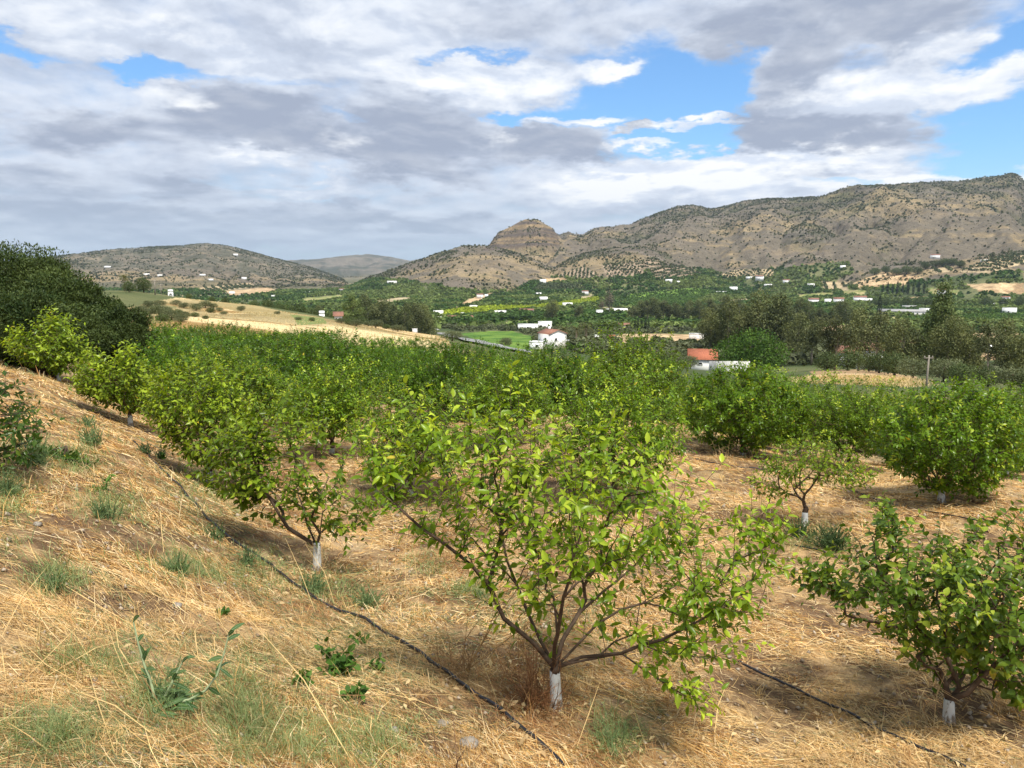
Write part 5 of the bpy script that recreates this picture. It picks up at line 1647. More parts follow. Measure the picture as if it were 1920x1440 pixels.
# long sheds
put_house(1690, 590, 80, 7, 'long pale packing shed behind the single tall cypress', 'gable', r=None, dm=14, nw=9, name='long_shed', cat='shed', wall=M_WALLOLD, tile=M_METAL, rh=1.8)
put_house(1735, 588, 22, 9, 'right white end block of the long packing shed', r=None, dm=12, nw=3, name='shed_block', cat='shed')
put_house(1705, 580, 24, 5, 'small grey roofed shed above the long packing shed', 'gable', r=None, dm=8, nw=0, name='grey_shed', cat='shed', tile=M_METAL)
# houses glimpsed through the roadside trees
put_house(1640, 0, 44, 40, 'white house with a reddish roof glimpsed through the roadside eucalyptus', 'gable', r=215, dm=7, nw=2, name='village_house', rh=1.4)
put_house(1596, 0, 30, 30, 'white gable end seen behind the left of the roadside eucalyptus', 'gable', r=225, dm=6, nw=1, name='village_house')
put_house(1712, 0, 26, 14, 'white cottage between the trunks left of the tallest tree', 'gable', r=330, dm=6, nw=1)
put_house(1850, 0, 38, 9, 'long white roofed building in the gap right of the tallest tree', 'gable', r=330, dm=7, nw=0, name='white_shed', tile=M_WALL, rh=.8)
put_house(1920, 0, 18, 10, 'white house end at the right edge below the field', r=300, dm=6, nw=1)
put_house(1265, 651, 34, 6, 'dull green netted shed roof near the olives', r=240, dm=7, nw=0, name='netted_shed', wall=M_NET, cat='shed')
put_house(1312, 634, 32, 8, 'pale open sided shed behind the red roof', r=420, dm=8, nw=0, name='pale_shed', wall=M_WALLOLD, cat='shed')
put_house(1142, 650, 16, 8, 'white open fronted hut beyond the olives', 'flat', r=255, dm=4, nw=1, name='white_hut', cat='hut')
put_house(1172, 655, 26, 7, 'low whitish shed partly hidden by olives', 'flat', r=235, dm=4, nw=0, name='white_shed', wall=M_WALLOLD, cat='shed')
put_house(1121, 634, 8, 14, 'narrow white building beside the palms', 'flat', r=320, dm=4, nw=1)
put_house(1150, 628, 12, 9, 'brick red hut at the end of the tan yard', 'flat', r=390, dm=4, nw=0, name='brick_hut', wall=M_TILE, cat='hut')

# ------------------------------------------------------------------ road, vehicles, poles
rp = np.array([hit(a, b) for a, b in ROADPX])
tt_ = np.linspace(0, len(rp) - 1, 60)
rx = np.interp(tt_, np.arange(len(rp)), rp[:, 0]); ry = np.interp(tt_, np.arange(len(rp)), rp[:, 1])
tx, ty = np.gradient(rx), np.gradient(ry); tl = np.hypot(tx, ty); nx_, ny_ = -ty / tl, tx / tl
V = []
for o in (-4.2, 0, 4.2):
    X, Y = rx + nx_ * o, ry + ny_ * o
    V.append(np.stack([X, Y, gz(X, Y) + .35], -1))
V = np.stack(V, 1).reshape(-1, 3)
f = [(i * 3 + k, i * 3 + k + 1, i * 3 + k + 4, i * 3 + k + 3) for i in range(59) for k in (0, 1)]
tag(link('road', build_mesh('road', V, np.array(f), M_ROAD, None, True)), 'grey valley road curving down past the golden field', 'road', kind='structure')
V2 = []
for o in (-.07, .07):
    X, Y = rx + nx_ * (o + 2.9), ry + ny_ * (o + 2.9)
    V2.append(np.stack([X, Y, gz(X, Y) + .42], -1))
V2 = np.stack(V2, 1).reshape(-1, 3)
tag(link('road_marking', build_mesh('road_marking', V2, np.array([(i * 2, i * 2 + 1, i * 2 + 3, i * 2 + 2) for i in range(59)]), M_WALL)), 'white edge line of the valley road', 'marking', kind='structure')


def car(loc, yaw, label, paint, van=False):
    root = bpy.data.objects.new('parked_van' if van else 'car', None); COLL.objects.link(root)
    root.location = [float(v) for v in loc]; root.rotation_euler = (0, 0, yaw); tag(root, label, 'van' if van else 'car')
    L, Wd, Hh = (5.2, 2.0, 2.3) if van else (4.2, 1.75, 1.45)
    prof = [(-L / 2, .45), (-L / 2, 1.0 if not van else 2.1), (-L * .42, Hh - .05), (L * .12, Hh), (L * .28, Hh * .66), (L * .47, Hh * .56), (L / 2, .45)] if not van else \
           [(-L / 2, .45), (-L / 2, Hh - .1), (-L * .47, Hh), (L * .2, Hh), (L * .33, Hh * .62), (L * .48, Hh * .5), (L / 2, .45)]
    m = MB(); n = len(prof)
    V = [(x, -Wd / 2, z) for x, z in prof] + [(x, Wd / 2, z) for x, z in prof]
    me = bpy.data.meshes.new('body')
    me.from_pydata(V, [], [tuple(range(n)), tuple(range(2 * n - 1, n - 1, -1))] + [(i, (i + 1) % n, n + (i + 1) % n, n + i) for i in range(n)])
    me.materials.append(paint); body = link('body', me, root)
    g = MB()
    for s in (-1, 1):
        y0, y1 = sorted((s * (Wd / 2 + .004), s * (Wd / 2 + .03)))
        g.box(-L * (.1 if van else .33), L * .18, y0, y1, Hh * .64, Hh * .9)
    g.add([(L * .125, -Wd * .42, Hh * .985), (L * .125, Wd * .42, Hh * .985), (L * .30, Wd * .42, Hh * .7), (L * .30, -Wd * .42, Hh * .7)], [(0, 1, 2, 3)])
    link('window', g.mesh('window', M_GLASS), root)
    for x in (-L * .31, L * .31):
        for s in (-1, 1):
            w = MB(); w.tube([(x, s * (Wd / 2 - .2), .32), (x, s * (Wd / 2 + .02), .32)], .32, 12); link('wheel', w.mesh('wheel', M_TYRE), root)


ry_ = lambda i: atan2(ty[i], tx[i])
car((rx[26], ry[26], gz([rx[26]], [ry[26]])[0] + .36), ry_(26), 'white car driving on the curving valley road', M_CARW)
car((rx[3] , ry[3], gz([rx[3]], [ry[3]])[0] + .36), ry_(3) + .3, 'dark car under the broad eucalyptus at the road', M_CARD)
p = at_dist(776, 166)
bx = bpy.data.objects.new('utility_box', None); COLL.objects.link(bx); bx.location = p; bx.rotation_euler = (0, 0, facing(p) + .2); tag(bx, 'small white box standing on the stubble under the eucalyptus belt', 'box')
m = MB(); m.box(-.5, .5, -.3, .3, -.2, .85); link('cabinet', m.mesh('cabinet', M_CARW), bx)
m = MB(); m.box(-.55, .55, -.35, .35, .853, .93); link('lid', m.mesh('lid', M_CARW), bx)
p = hit(818, 620); car(p + np.array([0, 0, .1]), facing(p) + .1, 'white car parked just right of the broad eucalyptus', M_CARW)


def pole(px, py, top, label, r=None, rad=.14, arm=True):
    p = hit(px, py) if r is None else at_dist(px, r)
    d = proj(p)[2]
    tp = W(px + 3, top, d); H = tp[2] - p[2]
    root = bpy.data.objects.new('utility_pole', None); COLL.objects.link(root); root.location = p; tag(root, label, 'pole')
    m = MB(); m.tube([(0, 0, -.4), (.02, 0, H * .5), (.06, 0, H)], [rad, rad * .85, rad * .65], 9); link('shaft', m.mesh('shaft', M_WOOD, True), root)
    if arm:
        c = MB(); c.box(-.45, .5, -.06, .06, H - .35, H - .24); link('crossarm', c.mesh('crossarm', M_WOOD), root)
        for x in (-.38, .42):
            i = MB(); i.tube([(x, 0, H - .237), (x, 0, H - .16), (x, 0, H - .06)], [.05, .07, .03], 8); link('insulator', i.mesh('insulator', M_STONE), root)
    return root


pole(1752, 0, 665, 'grey wooden utility pole standing among the trees at the right edge of the orchard', r=88, rad=.12)
pole(289, 0, 524, 'thin pole on the crest between the hut and the dark tree', r=152, rad=.12)
pole(300, 0, 532, 'shorter thin pole beside the hut on the crest', r=170, rad=.1)
for k in list(FT):
    if k not in used: print('unused', k)
for k in range(6):
    if k not in used: print('unused', k)


# ------------------------------------------------------------------ straw, grass, weeds
def blades(name, P, yaw, L, wd, tilt, bend, colr, mat, rng, zoff=0.0):
    n = len(P)
    dx = np.stack([np.cos(yaw), np.sin(yaw)], -1)
    e = .06
    g0 = gz(P[:, 0], P[:, 1]); g1 = gz(P[:, 0] + dx[:, 0] * e, P[:, 1] + dx[:, 1] * e)
    slope = np.clip((g1 - g0) / e, -1.2, 1.2)
    t = np.tan(np.clip(tilt, -1.4, 1.4))
    d = np.concatenate([dx, (slope + 0)[:, None]], 1); d /= np.linalg.norm(d, axis=1)[:, None]
    up = np.array([0, 0, 1.0])
    side = np.stack([-dx[:, 1], dx[:, 0], rng.uniform(-.9, .9, n)], -1); side /= np.linalg.norm(side, axis=1)[:, None]
    ct, st = np.cos(tilt)[:, None], np.sin(tilt)[:, None]
    base = np.stack([P[:, 0], P[:, 1], g0 + zoff], -1)
    lat = np.stack([-dx[:, 1], dx[:, 0], np.zeros(n)], -1) * rng.normal(0, .16, n)[:, None]
    V = []
    for s, ww in ((0, .8), (.5, 1.0), (1.0, .35)):
        c = base + (d * ct + up * st) * (L * s)[:, None] - up * (bend * L * s * s)[:, None] + lat * (L * s * s)[:, None]
        V += [c - side * (wd * ww * .5)[:, None], c + side * (wd * ww * .5)[:, None]]
    V = np.stack(V, 1)
    o = (np.arange(n) * 6)[:, None, None]
    f = (o + np.array([(0, 1, 3, 2), (2, 3, 5, 4)])[None]).reshape(-1, 4)
    c = np.repeat(colr[:, None], 6, 1)
    return build_mesh(name, V.reshape(-1, 3), f, mat, c.reshape(-1, 3))


ROWA = atan2(ROW[1], ROW[0])
HOSES = [[(246, 826), (300, 880), (350, 930), (398, 985), (440, 1022), (520, 1073), (580, 1120), (655, 1152), (700, 1176), (762, 1212), (832, 1262), (882, 1300), (950, 1346), (1002, 1388), (1062, 1445)],
         [(1380, 1245), (1440, 1276), (1515, 1308), (1592, 1342), (1640, 1366), (1702, 1396), (1752, 1416), (1815, 1445)],
         [(1488, 1024), (1512, 1030), (1538, 1037), (1580, 1052)], [(1568, 912), (1600, 922), (1640, 938), (1690, 950), (1740, 960), (1800, 972), (1850, 984)],
         [(1300, 862), (1350, 872), (1420, 880), (1480, 890)]]


def straw():
    rng = np.random.default_rng(60)
    pal = np.array([(.68, .44, .165), (.76, .54, .25), (.85, .69, .42), (.55, .32, .11), (.38, .20, .075), (.20, .105, .048), (.71, .55, .32)])
    n = 880000
    # radius picked so the density falls with distance
    u = rng.uniform(0, 1, n)
    r = 1.7 * np.exp(u ** .95 * math.log(34 / 1.7))
    a = rng.uniform(radians(-46), radians(52), n)
    x, y = r * np.sin(a), r * np.cos(a)
    dens = fbm(x / .45, y / .45, 91, 4)
    keep = (rng.uniform(0, 1, n) < .16 + .95 * sstep(.38, .54, dens)) & ~((r > 15) & (a > radians(-18)) & (rng.uniform(0, 1, n) < .3))
    x, y, r = x[keep], y[keep], r[keep]; n = len(x)
    P = np.stack([x, y], -1)
    flow = ROWA + (fbm(x / 1.8, y / 1.8, 92, 3) - .5) * 2.6 + np.where(x > 1.2, 0, (fbm(x / .6, y / .6, 93, 3) - .5) * 3.5)
    yaw = flow + rng.normal(0, .55, n) + pi * (rng.uniform(0, 1, n) < .5)
    rnd = rng.uniform(0, 1, n) < .33
    yaw = np.where(rnd, rng.uniform(0, 2 * pi, n), yaw)
    far = np.clip((r - 4) / 20, 0, 1)
    L = rng.uniform(.03, .125, n) * (1 + far * .6); long_ = rng.uniform(0, 1, n) < .08
    L = np.where(long_, L * 2.4, L)
    wd = (.0017 + .0029 * rng.uniform(0, 1, n) ** 2) * np.clip(r / 5, .8, 3.2)
    tilt = rng.normal(.08, .13, n); stand = rng.uniform(0, 1, n) < .07
    tilt = np.where(stand, rng.uniform(.4, 1.2, n), tilt)
    bend = np.where(stand, .12, rng.uniform(0, .22, n))
    ci = rng.integers(0, 7, n)
    tone = fbm(x / .7, y / .7, 94, 4); tone2 = fbm(x / 2.4, y / 2.4, 95, 3)
    c = pal[ci] * rng.uniform(.8, 1.2, (n, 1))
    c = lerp(c, C(.24, .115, .05) * rng.uniform(.7, 1.5, (n, 1)), (sstep(.52, .68, tone) * (.30 + .45 * (x < .6)))[:, None] * (rng.uniform(0, 1, (n, 1)) < .8))
    c = lerp(c, C(.62, .47, .24), (sstep(.5, .65, tone2) * .35)[:, None])
    c = np.where((rng.uniform(0, 1, n) < .06 + .30 * sstep(.5, .64, fbm(x / 1.3, y / 1.3, 97, 3)) * (x < 1.0))[:, None], C(.17, .20, .09) * rng.uniform(.7, 1.4, (n, 1)), c)
    o = link('dry_grass', blades('dry_grass', P, yaw, L, wd, tilt, bend, c, M_STRAW, rng, .012)); tag(o, 'mown golden straw and dry grass matting the orchard slope', 'dry grass', kind='stuff')
    # rooted dead tufts standing up out of the mat
    m_ = 420
    xs = rng.uniform(-60, 1980, m_); ys = 860 + 590 * rng.uniform(0, 1, m_) ** .8
    kk = (xs < 900) | (rng.uniform(0, 1, m_) < .45)
    Q = hits(xs[kk], ys[kk])[:, :2]; kb = 26
    X = np.repeat(Q, kb, 0) + rng.normal(0, .022, (len(Q) * kb, 2)); n = len(X); rt = np.hypot(X[:, 0], X[:, 1])
    hue = np.repeat(rng.uniform(0, 1, len(Q)), kb)[:, None]
    c = lerp(C(.30, .15, .06), C(.66, .48, .22), hue) * rng.uniform(.7, 1.25, (n, 1))
    hh_ = np.repeat(rng.uniform(.05, .15, len(Q)), kb)
    o = link('dry_tufts_grass', blades('dry_tufts_grass', X, rng.uniform(0, 6.3, n), hh_ * rng.uniform(.5, 1.3, n), np.clip(rt / 5, .8, 3) * rng.uniform(.0016, .0032, n), rng.uniform(.45, 1.4, n), rng.uniform(.05, .4, n), c, M_STRAW, rng, 0.0)); tag(o, 'short dead tufts of grass rooted in the bank', 'dry grass', kind='stuff')
    # fallen leaves under the trees
    cs = np.array([b1, b2, b6, b7, b8, b3])
    n = 2600; w_ = rng.integers(0, 6, n); X = cs[w_][:, :2] + rng.normal(0, .75, (n, 2)); Z = gz(X[:, 0], X[:, 1]) + rng.uniform(.015, .05, n)
    ax = np.stack([rng.normal(0, 1, n), rng.normal(0, 1, n), rng.normal(0, .25, n)], -1); nn = np.stack([rng.normal(0, .5, n), rng.normal(0, .5, n), np.ones(n)], -1)
    c = lerp(C(.30, .19, .09), C(.60, .47, .26), rng.uniform(0, 1, (n, 1))); L = rng.uniform(.03, .065, n)
    o = link('fallen_leaves', leaves_mesh('fallen_leaves', np.concatenate([X, Z[:, None]], 1), ax, nn, L, L * .45, c, M_STRAW, False, .3, .6, rng)); tag(o, 'dry fallen leaves scattered on the straw beneath the trees', 'fallen leaves', kind='stuff')
    # clods and chips of pale earth showing through
    n = 1500; xs = rng.uniform(-60, 1980, n); ys = 880 + 570 * rng.uniform(0, 1, n) ** .8; Q = hits(xs, ys)
    T_ = np.array([(1, 0, 0), (-1, 0, 0), (0, 1, 0), (0, -1, 0), (0, 0, 1), (0, 0, -1)], float)
    FT_ = np.array([(0, 2, 4), (2, 1, 4), (1, 3, 4), (3, 0, 4), (2, 0, 5), (1, 2, 5), (3, 1, 5), (0, 3, 5)])
    sz = rng.uniform(.004, .016, n) ** 1.0 * np.clip(np.hypot(Q[:, 0], Q[:, 1]) / 4, 1, 2.5)
    V = Q[:, None] + T_[None] * sz[:, None, None] * rng.uniform(.5, 1.3, (n, 6, 1)) + rng.normal(0, .2, (n, 6, 3)) * sz[:, None, None] + np.array([0, 0, .012])
    c = np.repeat(lerp(C(.20, .15, .10), C(.42, .35, .27), rng.uniform(0, 1, (n, 1))), 6, 0)
    o = link('earth_rubble', build_mesh('earth_rubble', V.reshape(-1, 3), (np.arange(n)[:, None, None] * 6 + FT_[None]).reshape(-1, 3), M_COLPLAIN, c)); tag(o, 'small clods and chips of pale earth among the straw', 'clods', kind='stuff')
    # longer pale stalks fallen across the bank
    n = 280
    xs = rng.uniform(-60, 1500, n); ys = rng.uniform(1000, 1440, n)
    Q = hits(xs, ys)[:, :2]
    c = np.where(rng.uniform(0, 1, (n, 1)) < .75, C(.64, .47, .22), C(.24, .13, .06)) * rng.uniform(.8, 1.15, (n, 1))
    yaw = np.where(rng.uniform(0, 1, n) < .5, ROWA + rng.normal(0, .6, n), rng.uniform(0, 6.3, n))
    tl_ = np.where(rng.uniform(0, 1, n) < .12, rng.uniform(.7, 1.3, n), rng.uniform(.02, .18, n))
    o = link('fallen_straw', blades('fallen_straw', Q, yaw, rng.uniform(.25, .75, n), rng.uniform(.0025, .0055, n), tl_, rng.uniform(0, .15, n), c, M_STRAW, rng, .03)); tag(o, 'long pale dry stalks lying across the straw', 'dry stalks', kind='stuff')
    # thin green grass in patches of the bank
    GP_ = [(560, 1390, 130, 60), (455, 1330, 60, 110), (340, 1070, 70, 30), (130, 860, 90, 40), (480, 1080, 60, 40), (110, 1090, 50, 30), (180, 1250, 90, 30), (300, 1330, 80, 40), (20, 940, 40, 60),
           (620, 1110, 50, 25), (210, 950, 60, 30), (880, 1110, 40, 20), (1530, 1015, 75, 28), (1150, 1390, 50, 40), (100, 1390, 90, 40), (380, 900, 60, 60), (700, 1400, 80, 40), (800, 1060, 40, 20)]
    Q, hh = [], []
    for px, py, sx, sy in GP_:
        m = int(26 + sx * sy / 40)
        for _ in range(m):
            Q.append((px + rng.normal(0, sx * .55), min(1460, py + rng.normal(0, sy * .55))))
    Q = np.array(Q); Q = hits(Q[:, 0], Q[:, 1]); rr = np.hypot(Q[:, 0], Q[:, 1])
    k = 9
    X = np.repeat(Q[:, :2], k, 0) + rng.normal(0, .035, (len(Q) * k, 2)) * np.clip(np.repeat(rr, k)[:, None] / 4, .8, 3)
    n = len(X); r2 = np.hypot(X[:, 0], X[:, 1])
    c = lerp(C(.14, .22, .08), C(.34, .38, .17), rng.uniform(0, 1, (n, 1))) * rng.uniform(.75, 1.2, (n, 1))
    o = link('green_grass', blades('green_grass', X, rng.uniform(0, 6.3, n), rng.uniform(.05, .17, n), np.clip(r2 / 4, .8, 3) * rng.uniform(.0018, .0032, n), rng.uniform(.4, 1.35, n), rng.uniform(.05, .35, n), c, M_WEED, rng, 0.0))
    tag(o, 'thin green grass sprouting through the straw of the bank', 'grass', kind='stuff')
    # standing dry grass on the mound at the right far edge of the orchard
    n = 9000
    X = []
    q = [at_dist(px, rr_) for px in np.linspace(1525, 1715, 40) for rr_ in (102, 106, 110, 114)]
    q = np.array(q)[rng.integers(0, len(q), n)][:, :2] + rng.normal(0, 1.6, (n, 2))
    c = lerp(C(.50, .37, .17), C(.66, .54, .32), rng.uniform(0, 1, (n, 1)))
    o = link('tall_dry_grass', blades('tall_dry_grass', q, rng.uniform(0, 6.3, n), rng.uniform(.3, .8, n), rng.uniform(.04, .07, n), rng.uniform(.8, 1.4, n), rng.uniform(.05, .3, n), c, M_STRAW, rng, 0.0)); tag(o, 'tall pale dry grass on the mound beyond the orchard', 'dry grass', kind='stuff')
    # stubble on the golden field
    n = 11000
    xs = rng.uniform(240, 850, n); rr_ = rng.uniform(66, 168, n)
    az = np.arctan((xs - CX) / F * 1.0 * CP); X = np.stack([rr_ * np.sin(az), rr_ * np.cos(az)], -1)
    z = gz(X[:, 0], X[:, 1]); px, py, d = proj(np.stack([X[:, 0], X[:, 1], z], -1))
    m = inpoly(GOLD, px, py) & (fbm(X[:, 0] / 6, X[:, 1] / 3, 98, 3) > .45)
    X = X[m]; n = len(X)
    c = lerp(C(.36, .24, .10), C(.66, .51, .28), rng.uniform(0, 1, (n, 1)))
    o = link('stubble_grass', blades('stubble_grass', X, rng.uniform(0, 6.3, n), rng.uniform(.15, .35, n), rng.uniform(.03, .06, n), rng.uniform(.1, 1.2, n), rng.uniform(.05, .3, n), c, M_STRAW, rng, 0.0)); tag(o, 'cut golden stubble on the field beyond the orchard', 'stubble', kind='stuff')


straw()


def weed_feather(px, py, h, label, seed, n=70, c0=C(.11, .19, .075), c1=C(.24, .33, .15), spread=.6, name='fennel_weed', cat='weed', w=.0016):
    rng = np.random.default_rng(seed)
    p = hit(px, py); sc = np.hypot(p[0], p[1])
    m = MB()
    for i in range(n):
        a = rng.uniform(0, 6.3); e = rng.uniform(.35, 1.5); L = h * rng.uniform(.45, 1.05)
        s = np.array([rng.normal(0, h * .16), rng.normal(0, h * .16), -.01])
        d = np.array([cos(a) * cos(e) * spread, sin(a) * cos(e) * spread, sin(e)])
        cc = lerp(c0, c1, rng.uniform()) * rng.uniform(.8, 1.2)
        mid = s + d * L * .55 + rng.normal(0, h * .02, 3); end = s + d * L + np.array([cos(a), sin(a), -.4]) * h * .08
        ww = w * max(1, sc / 4)
        m.tube([s, mid, end], [ww * 1.3, ww, ww * .5], 3, cc, False)
        for k in range(9):
            t = rng.uniform(.3, 1); q = s + (end - s) * t
            dd = d + rng.normal(0, .7, 3); dd /= np.linalg.norm(dd); l2 = h * rng.uniform(.06, .16)
            sd = np.cross(dd, rng.normal(size=3)); sd /= np.linalg.norm(sd)
            m.add([q - sd * ww * 1.2, q + sd * ww * 1.2, q + dd * l2], None, [(0, 1, 2)], cc * rng.uniform(.85, 1.2))
    o = link(name, m.mesh(name, M_WEED), None, p); tag(o, label, cat)
    return o


def weed_leafy(px, py, h, label, seed, n=60, leaf=.05, asp=.5, c0=C(.045, .11, .022), c1=C(.12, .23, .04), name='bramble_weed', spread=1.0):
    rng = np.random.default_rng(seed)
    p = hit(px, py)
    root = bpy.data.objects.new(name, None); COLL.objects.link(root); root.location = p; tag(root, label, 'weed')
    m = MB(); B, A_, N_ = [], [], []
    for i in range(max(4, n // 9)):
        a = rng.uniform(0, 6.3); rad = h * spread * rng.uniform(.2, 1.2)
        e = np.array([cos(a) * rad, sin(a) * rad, h * rng.uniform(.3, 1.0)])
        ctl = np.array([cos(a) * rad * .3, sin(a) * rad * .3, e[2] * .8])
        ts = np.linspace(0, 1, 6)[:, None]
        pts = (2 * ts * (1 - ts)) * ctl + ts * ts * e
        g = gz(pts[:, 0] + p[0], pts[:, 1] + p[1]) - p[2]; pts[:, 2] = np.maximum(pts[:, 2], g + .01)
        m.tube(pts, np.linspace(.003, .0015, 6), 4, C(.14, .12, .06), False)
        for k in range(9):
            t = rng.uniform(.35, 1.05); q = pts[min(5, int(t * 5))] + rng.normal(0, .012, 3)
            B.append(q); A_.append(rng.normal(0, .7, 3) + (e - ctl) / (h + 1e-3) * .4 + [0, 0, .2]); N_.append(rng.normal(0, .5, 3) + [0, 0, 1])
    B, A_, N_ = map(np.array, (B, A_, N_)); n = len(B)
    L = leaf * rng.uniform(.6, 1.3, n)
    link('stem', m.mesh('stem', M_COLPLAIN), root)
    link('foliage', leaves_mesh('foliage', B, A_, N_, L, L * asp, lerp(c0, c1, rng.uniform(0, 1, (n, 1))), M_WEED, True, .3, .3, rng), root)


WE = [(62, 872, .34, 'wide hazy blue green feathery weed below the branches at the left edge', 90), (195, 972, .22, 'compact bluish feathery weed under the sapling', 60), (170, 835, .30, 'pale feathery weed behind the sapling', 60), (10, 930, .26, 'bluish feathery weed at the left picture edge', 50),
      (585, 1112, .26, 'feathery weed growing over the hose below the forked tree', 75), (692, 1138, .24, 'feathery weed just past the hose, right of the forked tree', 70), (335, 1078, .22, 'greenish feathery weed in the middle of the bank', 70),
      (402, 1012, .2, 'small feathery weed at the bend of the hose', 40), (95, 1108, .18, 'small weed with upright stalks at the left of the bank', 40), (272, 852, .22, 'little feathery weed beside the start of the hose', 40), (165, 800, .25, 'thin feathery weed high on the bank', 36),
      (300, 860, .18, 'low green weed close to the hose start', 40), (460, 1060, .2, 'weed among pale seed heads left of the forked tree', 50), (310, 1325, .22, 'feathery weed around the foot of the thistle', 70), (1145, 1405, .28, 'thin grey green weed in front of the nearest trunk', 30), (900, 1120, .12, 'tiny weed in the straw left of the nearest tree', 30)]
for i, (px, py, h, lab, n_) in enumerate(WE):
    weed_feather(px, py, h, lab, 500 + i, n_)
weed_feather(1560, 1030, .34, 'clump of dark green grass below the thin sparse young tree', 540, 150, C(.05, .10, .04), C(.11, .17, .07), .9, 'grass_tuft', 'grass')
weed_feather(1500, 1010, .28, 'grass clump round the bright white foot of the sparse young tree', 541, 90, C(.05, .10, .04), C(.12, .18, .07), .8, 'grass_tuft', 'grass')
weed_leafy(640, 1270, .22, 'dark green bramble creeping through the straw in front of the hose', 550, 150, .05, .6, spread=1.1)
weed_leafy(560, 1290, .12, 'small bright leafed sprig left of the bramble', 551, 40, .045, .6)
weed_leafy(665, 1318, .12, 'low leafy sprig in front of the bramble', 552, 50, .045, .6)
weed_leafy(718, 1262, .10, 'single leafy sprig right of the bramble', 553, 20, .04, .6)
weed_leafy(672, 1210, .10, 'small leafy sprig behind the bramble close to the hose', 554, 30, .04, .6)
weed_leafy(195, 920, .15, 'flat dark green weed beneath the sapling', 555, 60, .06, .3)
weed_leafy(415, 1155, .05, 'one bright green leaf sprig in the bank straw', 556, 8, .04, .6)
weed_leafy(305, 862, .12, 'small dark leafed weed by the hose start', 557, 40, .05, .5)


def thistle():
    rng = np.random.default_rng(33)
    D_ = hit(300, 1330); d = proj(D_)[2]
    root = bpy.data.objects.new('thistle_weed', None); COLL.objects.link(root); root.location = D_; tag(root, 'blue green thistle with long white ribbed leaves and three leaning stalks', 'weed')
    to = lambda px, py, k=0: W(px, py, d + k) - D_
    st = [[(290, 1310), (282, 1275), (270, 1245), (260, 1210), (250, 1165)], [(320, 1320), (355, 1312), (385, 1295), (408, 1265), (420, 1225), (430, 1185)], [(310, 1305), (325, 1275), (335, 1255), (347, 1232)]]
    m, lf, rb = MB(), MB(), MB()
    def leaf(p, dr, L, w):
        dr = dr / np.linalg.norm(dr); sd = np.cross(dr, [0, -1, .5]); sd /= np.linalg.norm(sd); up = np.cross(sd, dr)
        V, q = [], []
        for i, (s, ww) in enumerate(((0, .25), (.25, .85), (.55, 1), (.8, .7), (1, .08))):
            c = p + dr * L * s - np.array([0, 0, .25]) * L * s * s
            V += [c - sd * w * ww * .5 + up * w * .12 * ww, c, c + sd * w * ww * .5 + up * w * .12 * ww]
        for i in range(4):
            for k in (0, 1): q.append((i * 3 + k, i * 3 + k + 1, i * 3 + k + 4, i * 3 + k + 3))
        lf.add(V, q, None, lerp(C(.06, .125, .045), C(.14, .22, .08), rng.uniform()))
        V = np.array(V)
        lf.tube(V[1::3] + up * .0012, [.0013, .0012, .0010, .0008, .0004], 4, C(.26, .36, .22), False)
    for s in st:
        P_ = np.array([to(a, b) for a, b in s]); m.tube(P_, np.linspace(.007, .003, len(P_)), 6, C(.30, .36, .20), False)
        for i in range(len(P_) - 1):
            for k in range(3):
                t = rng.uniform(); p = P_[i] + (P_[i + 1] - P_[i]) * t
                ax = (P_[i + 1] - P_[i]); ax = ax / np.linalg.norm(ax) * .5 + rng.normal(0, .6, 3) + [0, 0, .1]
                leaf(p, ax, rng.uniform(.05, .10), rng.uniform(.012, .021))
    for k in range(44):
        leaf(np.array([rng.normal(0, .07), rng.normal(0, .05), .03]), np.array([rng.normal(0, 1), rng.normal(0, .6), rng.uniform(.1, .7)]), rng.uniform(.06, .12), rng.uniform(.012, .02))
    link('stem', m.mesh('stem', M_COLPLAIN), root); link('foliage', lf.mesh('foliage', M_WEED, True), root)


thistle()


def dry_weed(px, py, pts, label, seed, n=26, col=C(.24, .12, .055)):
    """a bunch of brown dead stalks; pts are (px, py, dd) stalk tips"""
    rng = np.random.default_rng(seed)
    p = hit(px, py); d = proj(p)[2]
    m = MB()
    for tx_, ty_, dd in pts:
        e = W(tx_, ty_, d + dd) - p
        mid = e * .5 + rng.normal(0, .03, 3)
        m.tube([(rng.normal(0, .015), rng.normal(0, .015), -.02), mid, e], [.0045, .0035, .0016], 4, C(.42, .27, .12), False)
    for i in range(n):
        a = rng.uniform(0, 6.3); L = rng.uniform(.15, .5); e = rng.uniform(.5, 1.5)
        s = np.array([rng.normal(0, .05), rng.normal(0, .05), -.02]); t = s + L * np.array([cos(a) * cos(e), sin(a) * cos(e), sin(e)])
        m.tube([s, (s + t) / 2 + rng.normal(0, .015, 3), t], [.003, .0022, .001], 4, col * rng.uniform(.7, 1.4), False)
        for k in range(5):
            q = s + (t - s) * rng.uniform(.3, 1); m.tube([q, q + rng.normal(0, .05, 3)], [.0016, .0008], 3, col * rng.uniform(.8, 1.5), False)
    o = link('dry_weed', m.mesh('dry_weed', M_COLPLAIN), None, p); tag(o, label, 'dry weed')


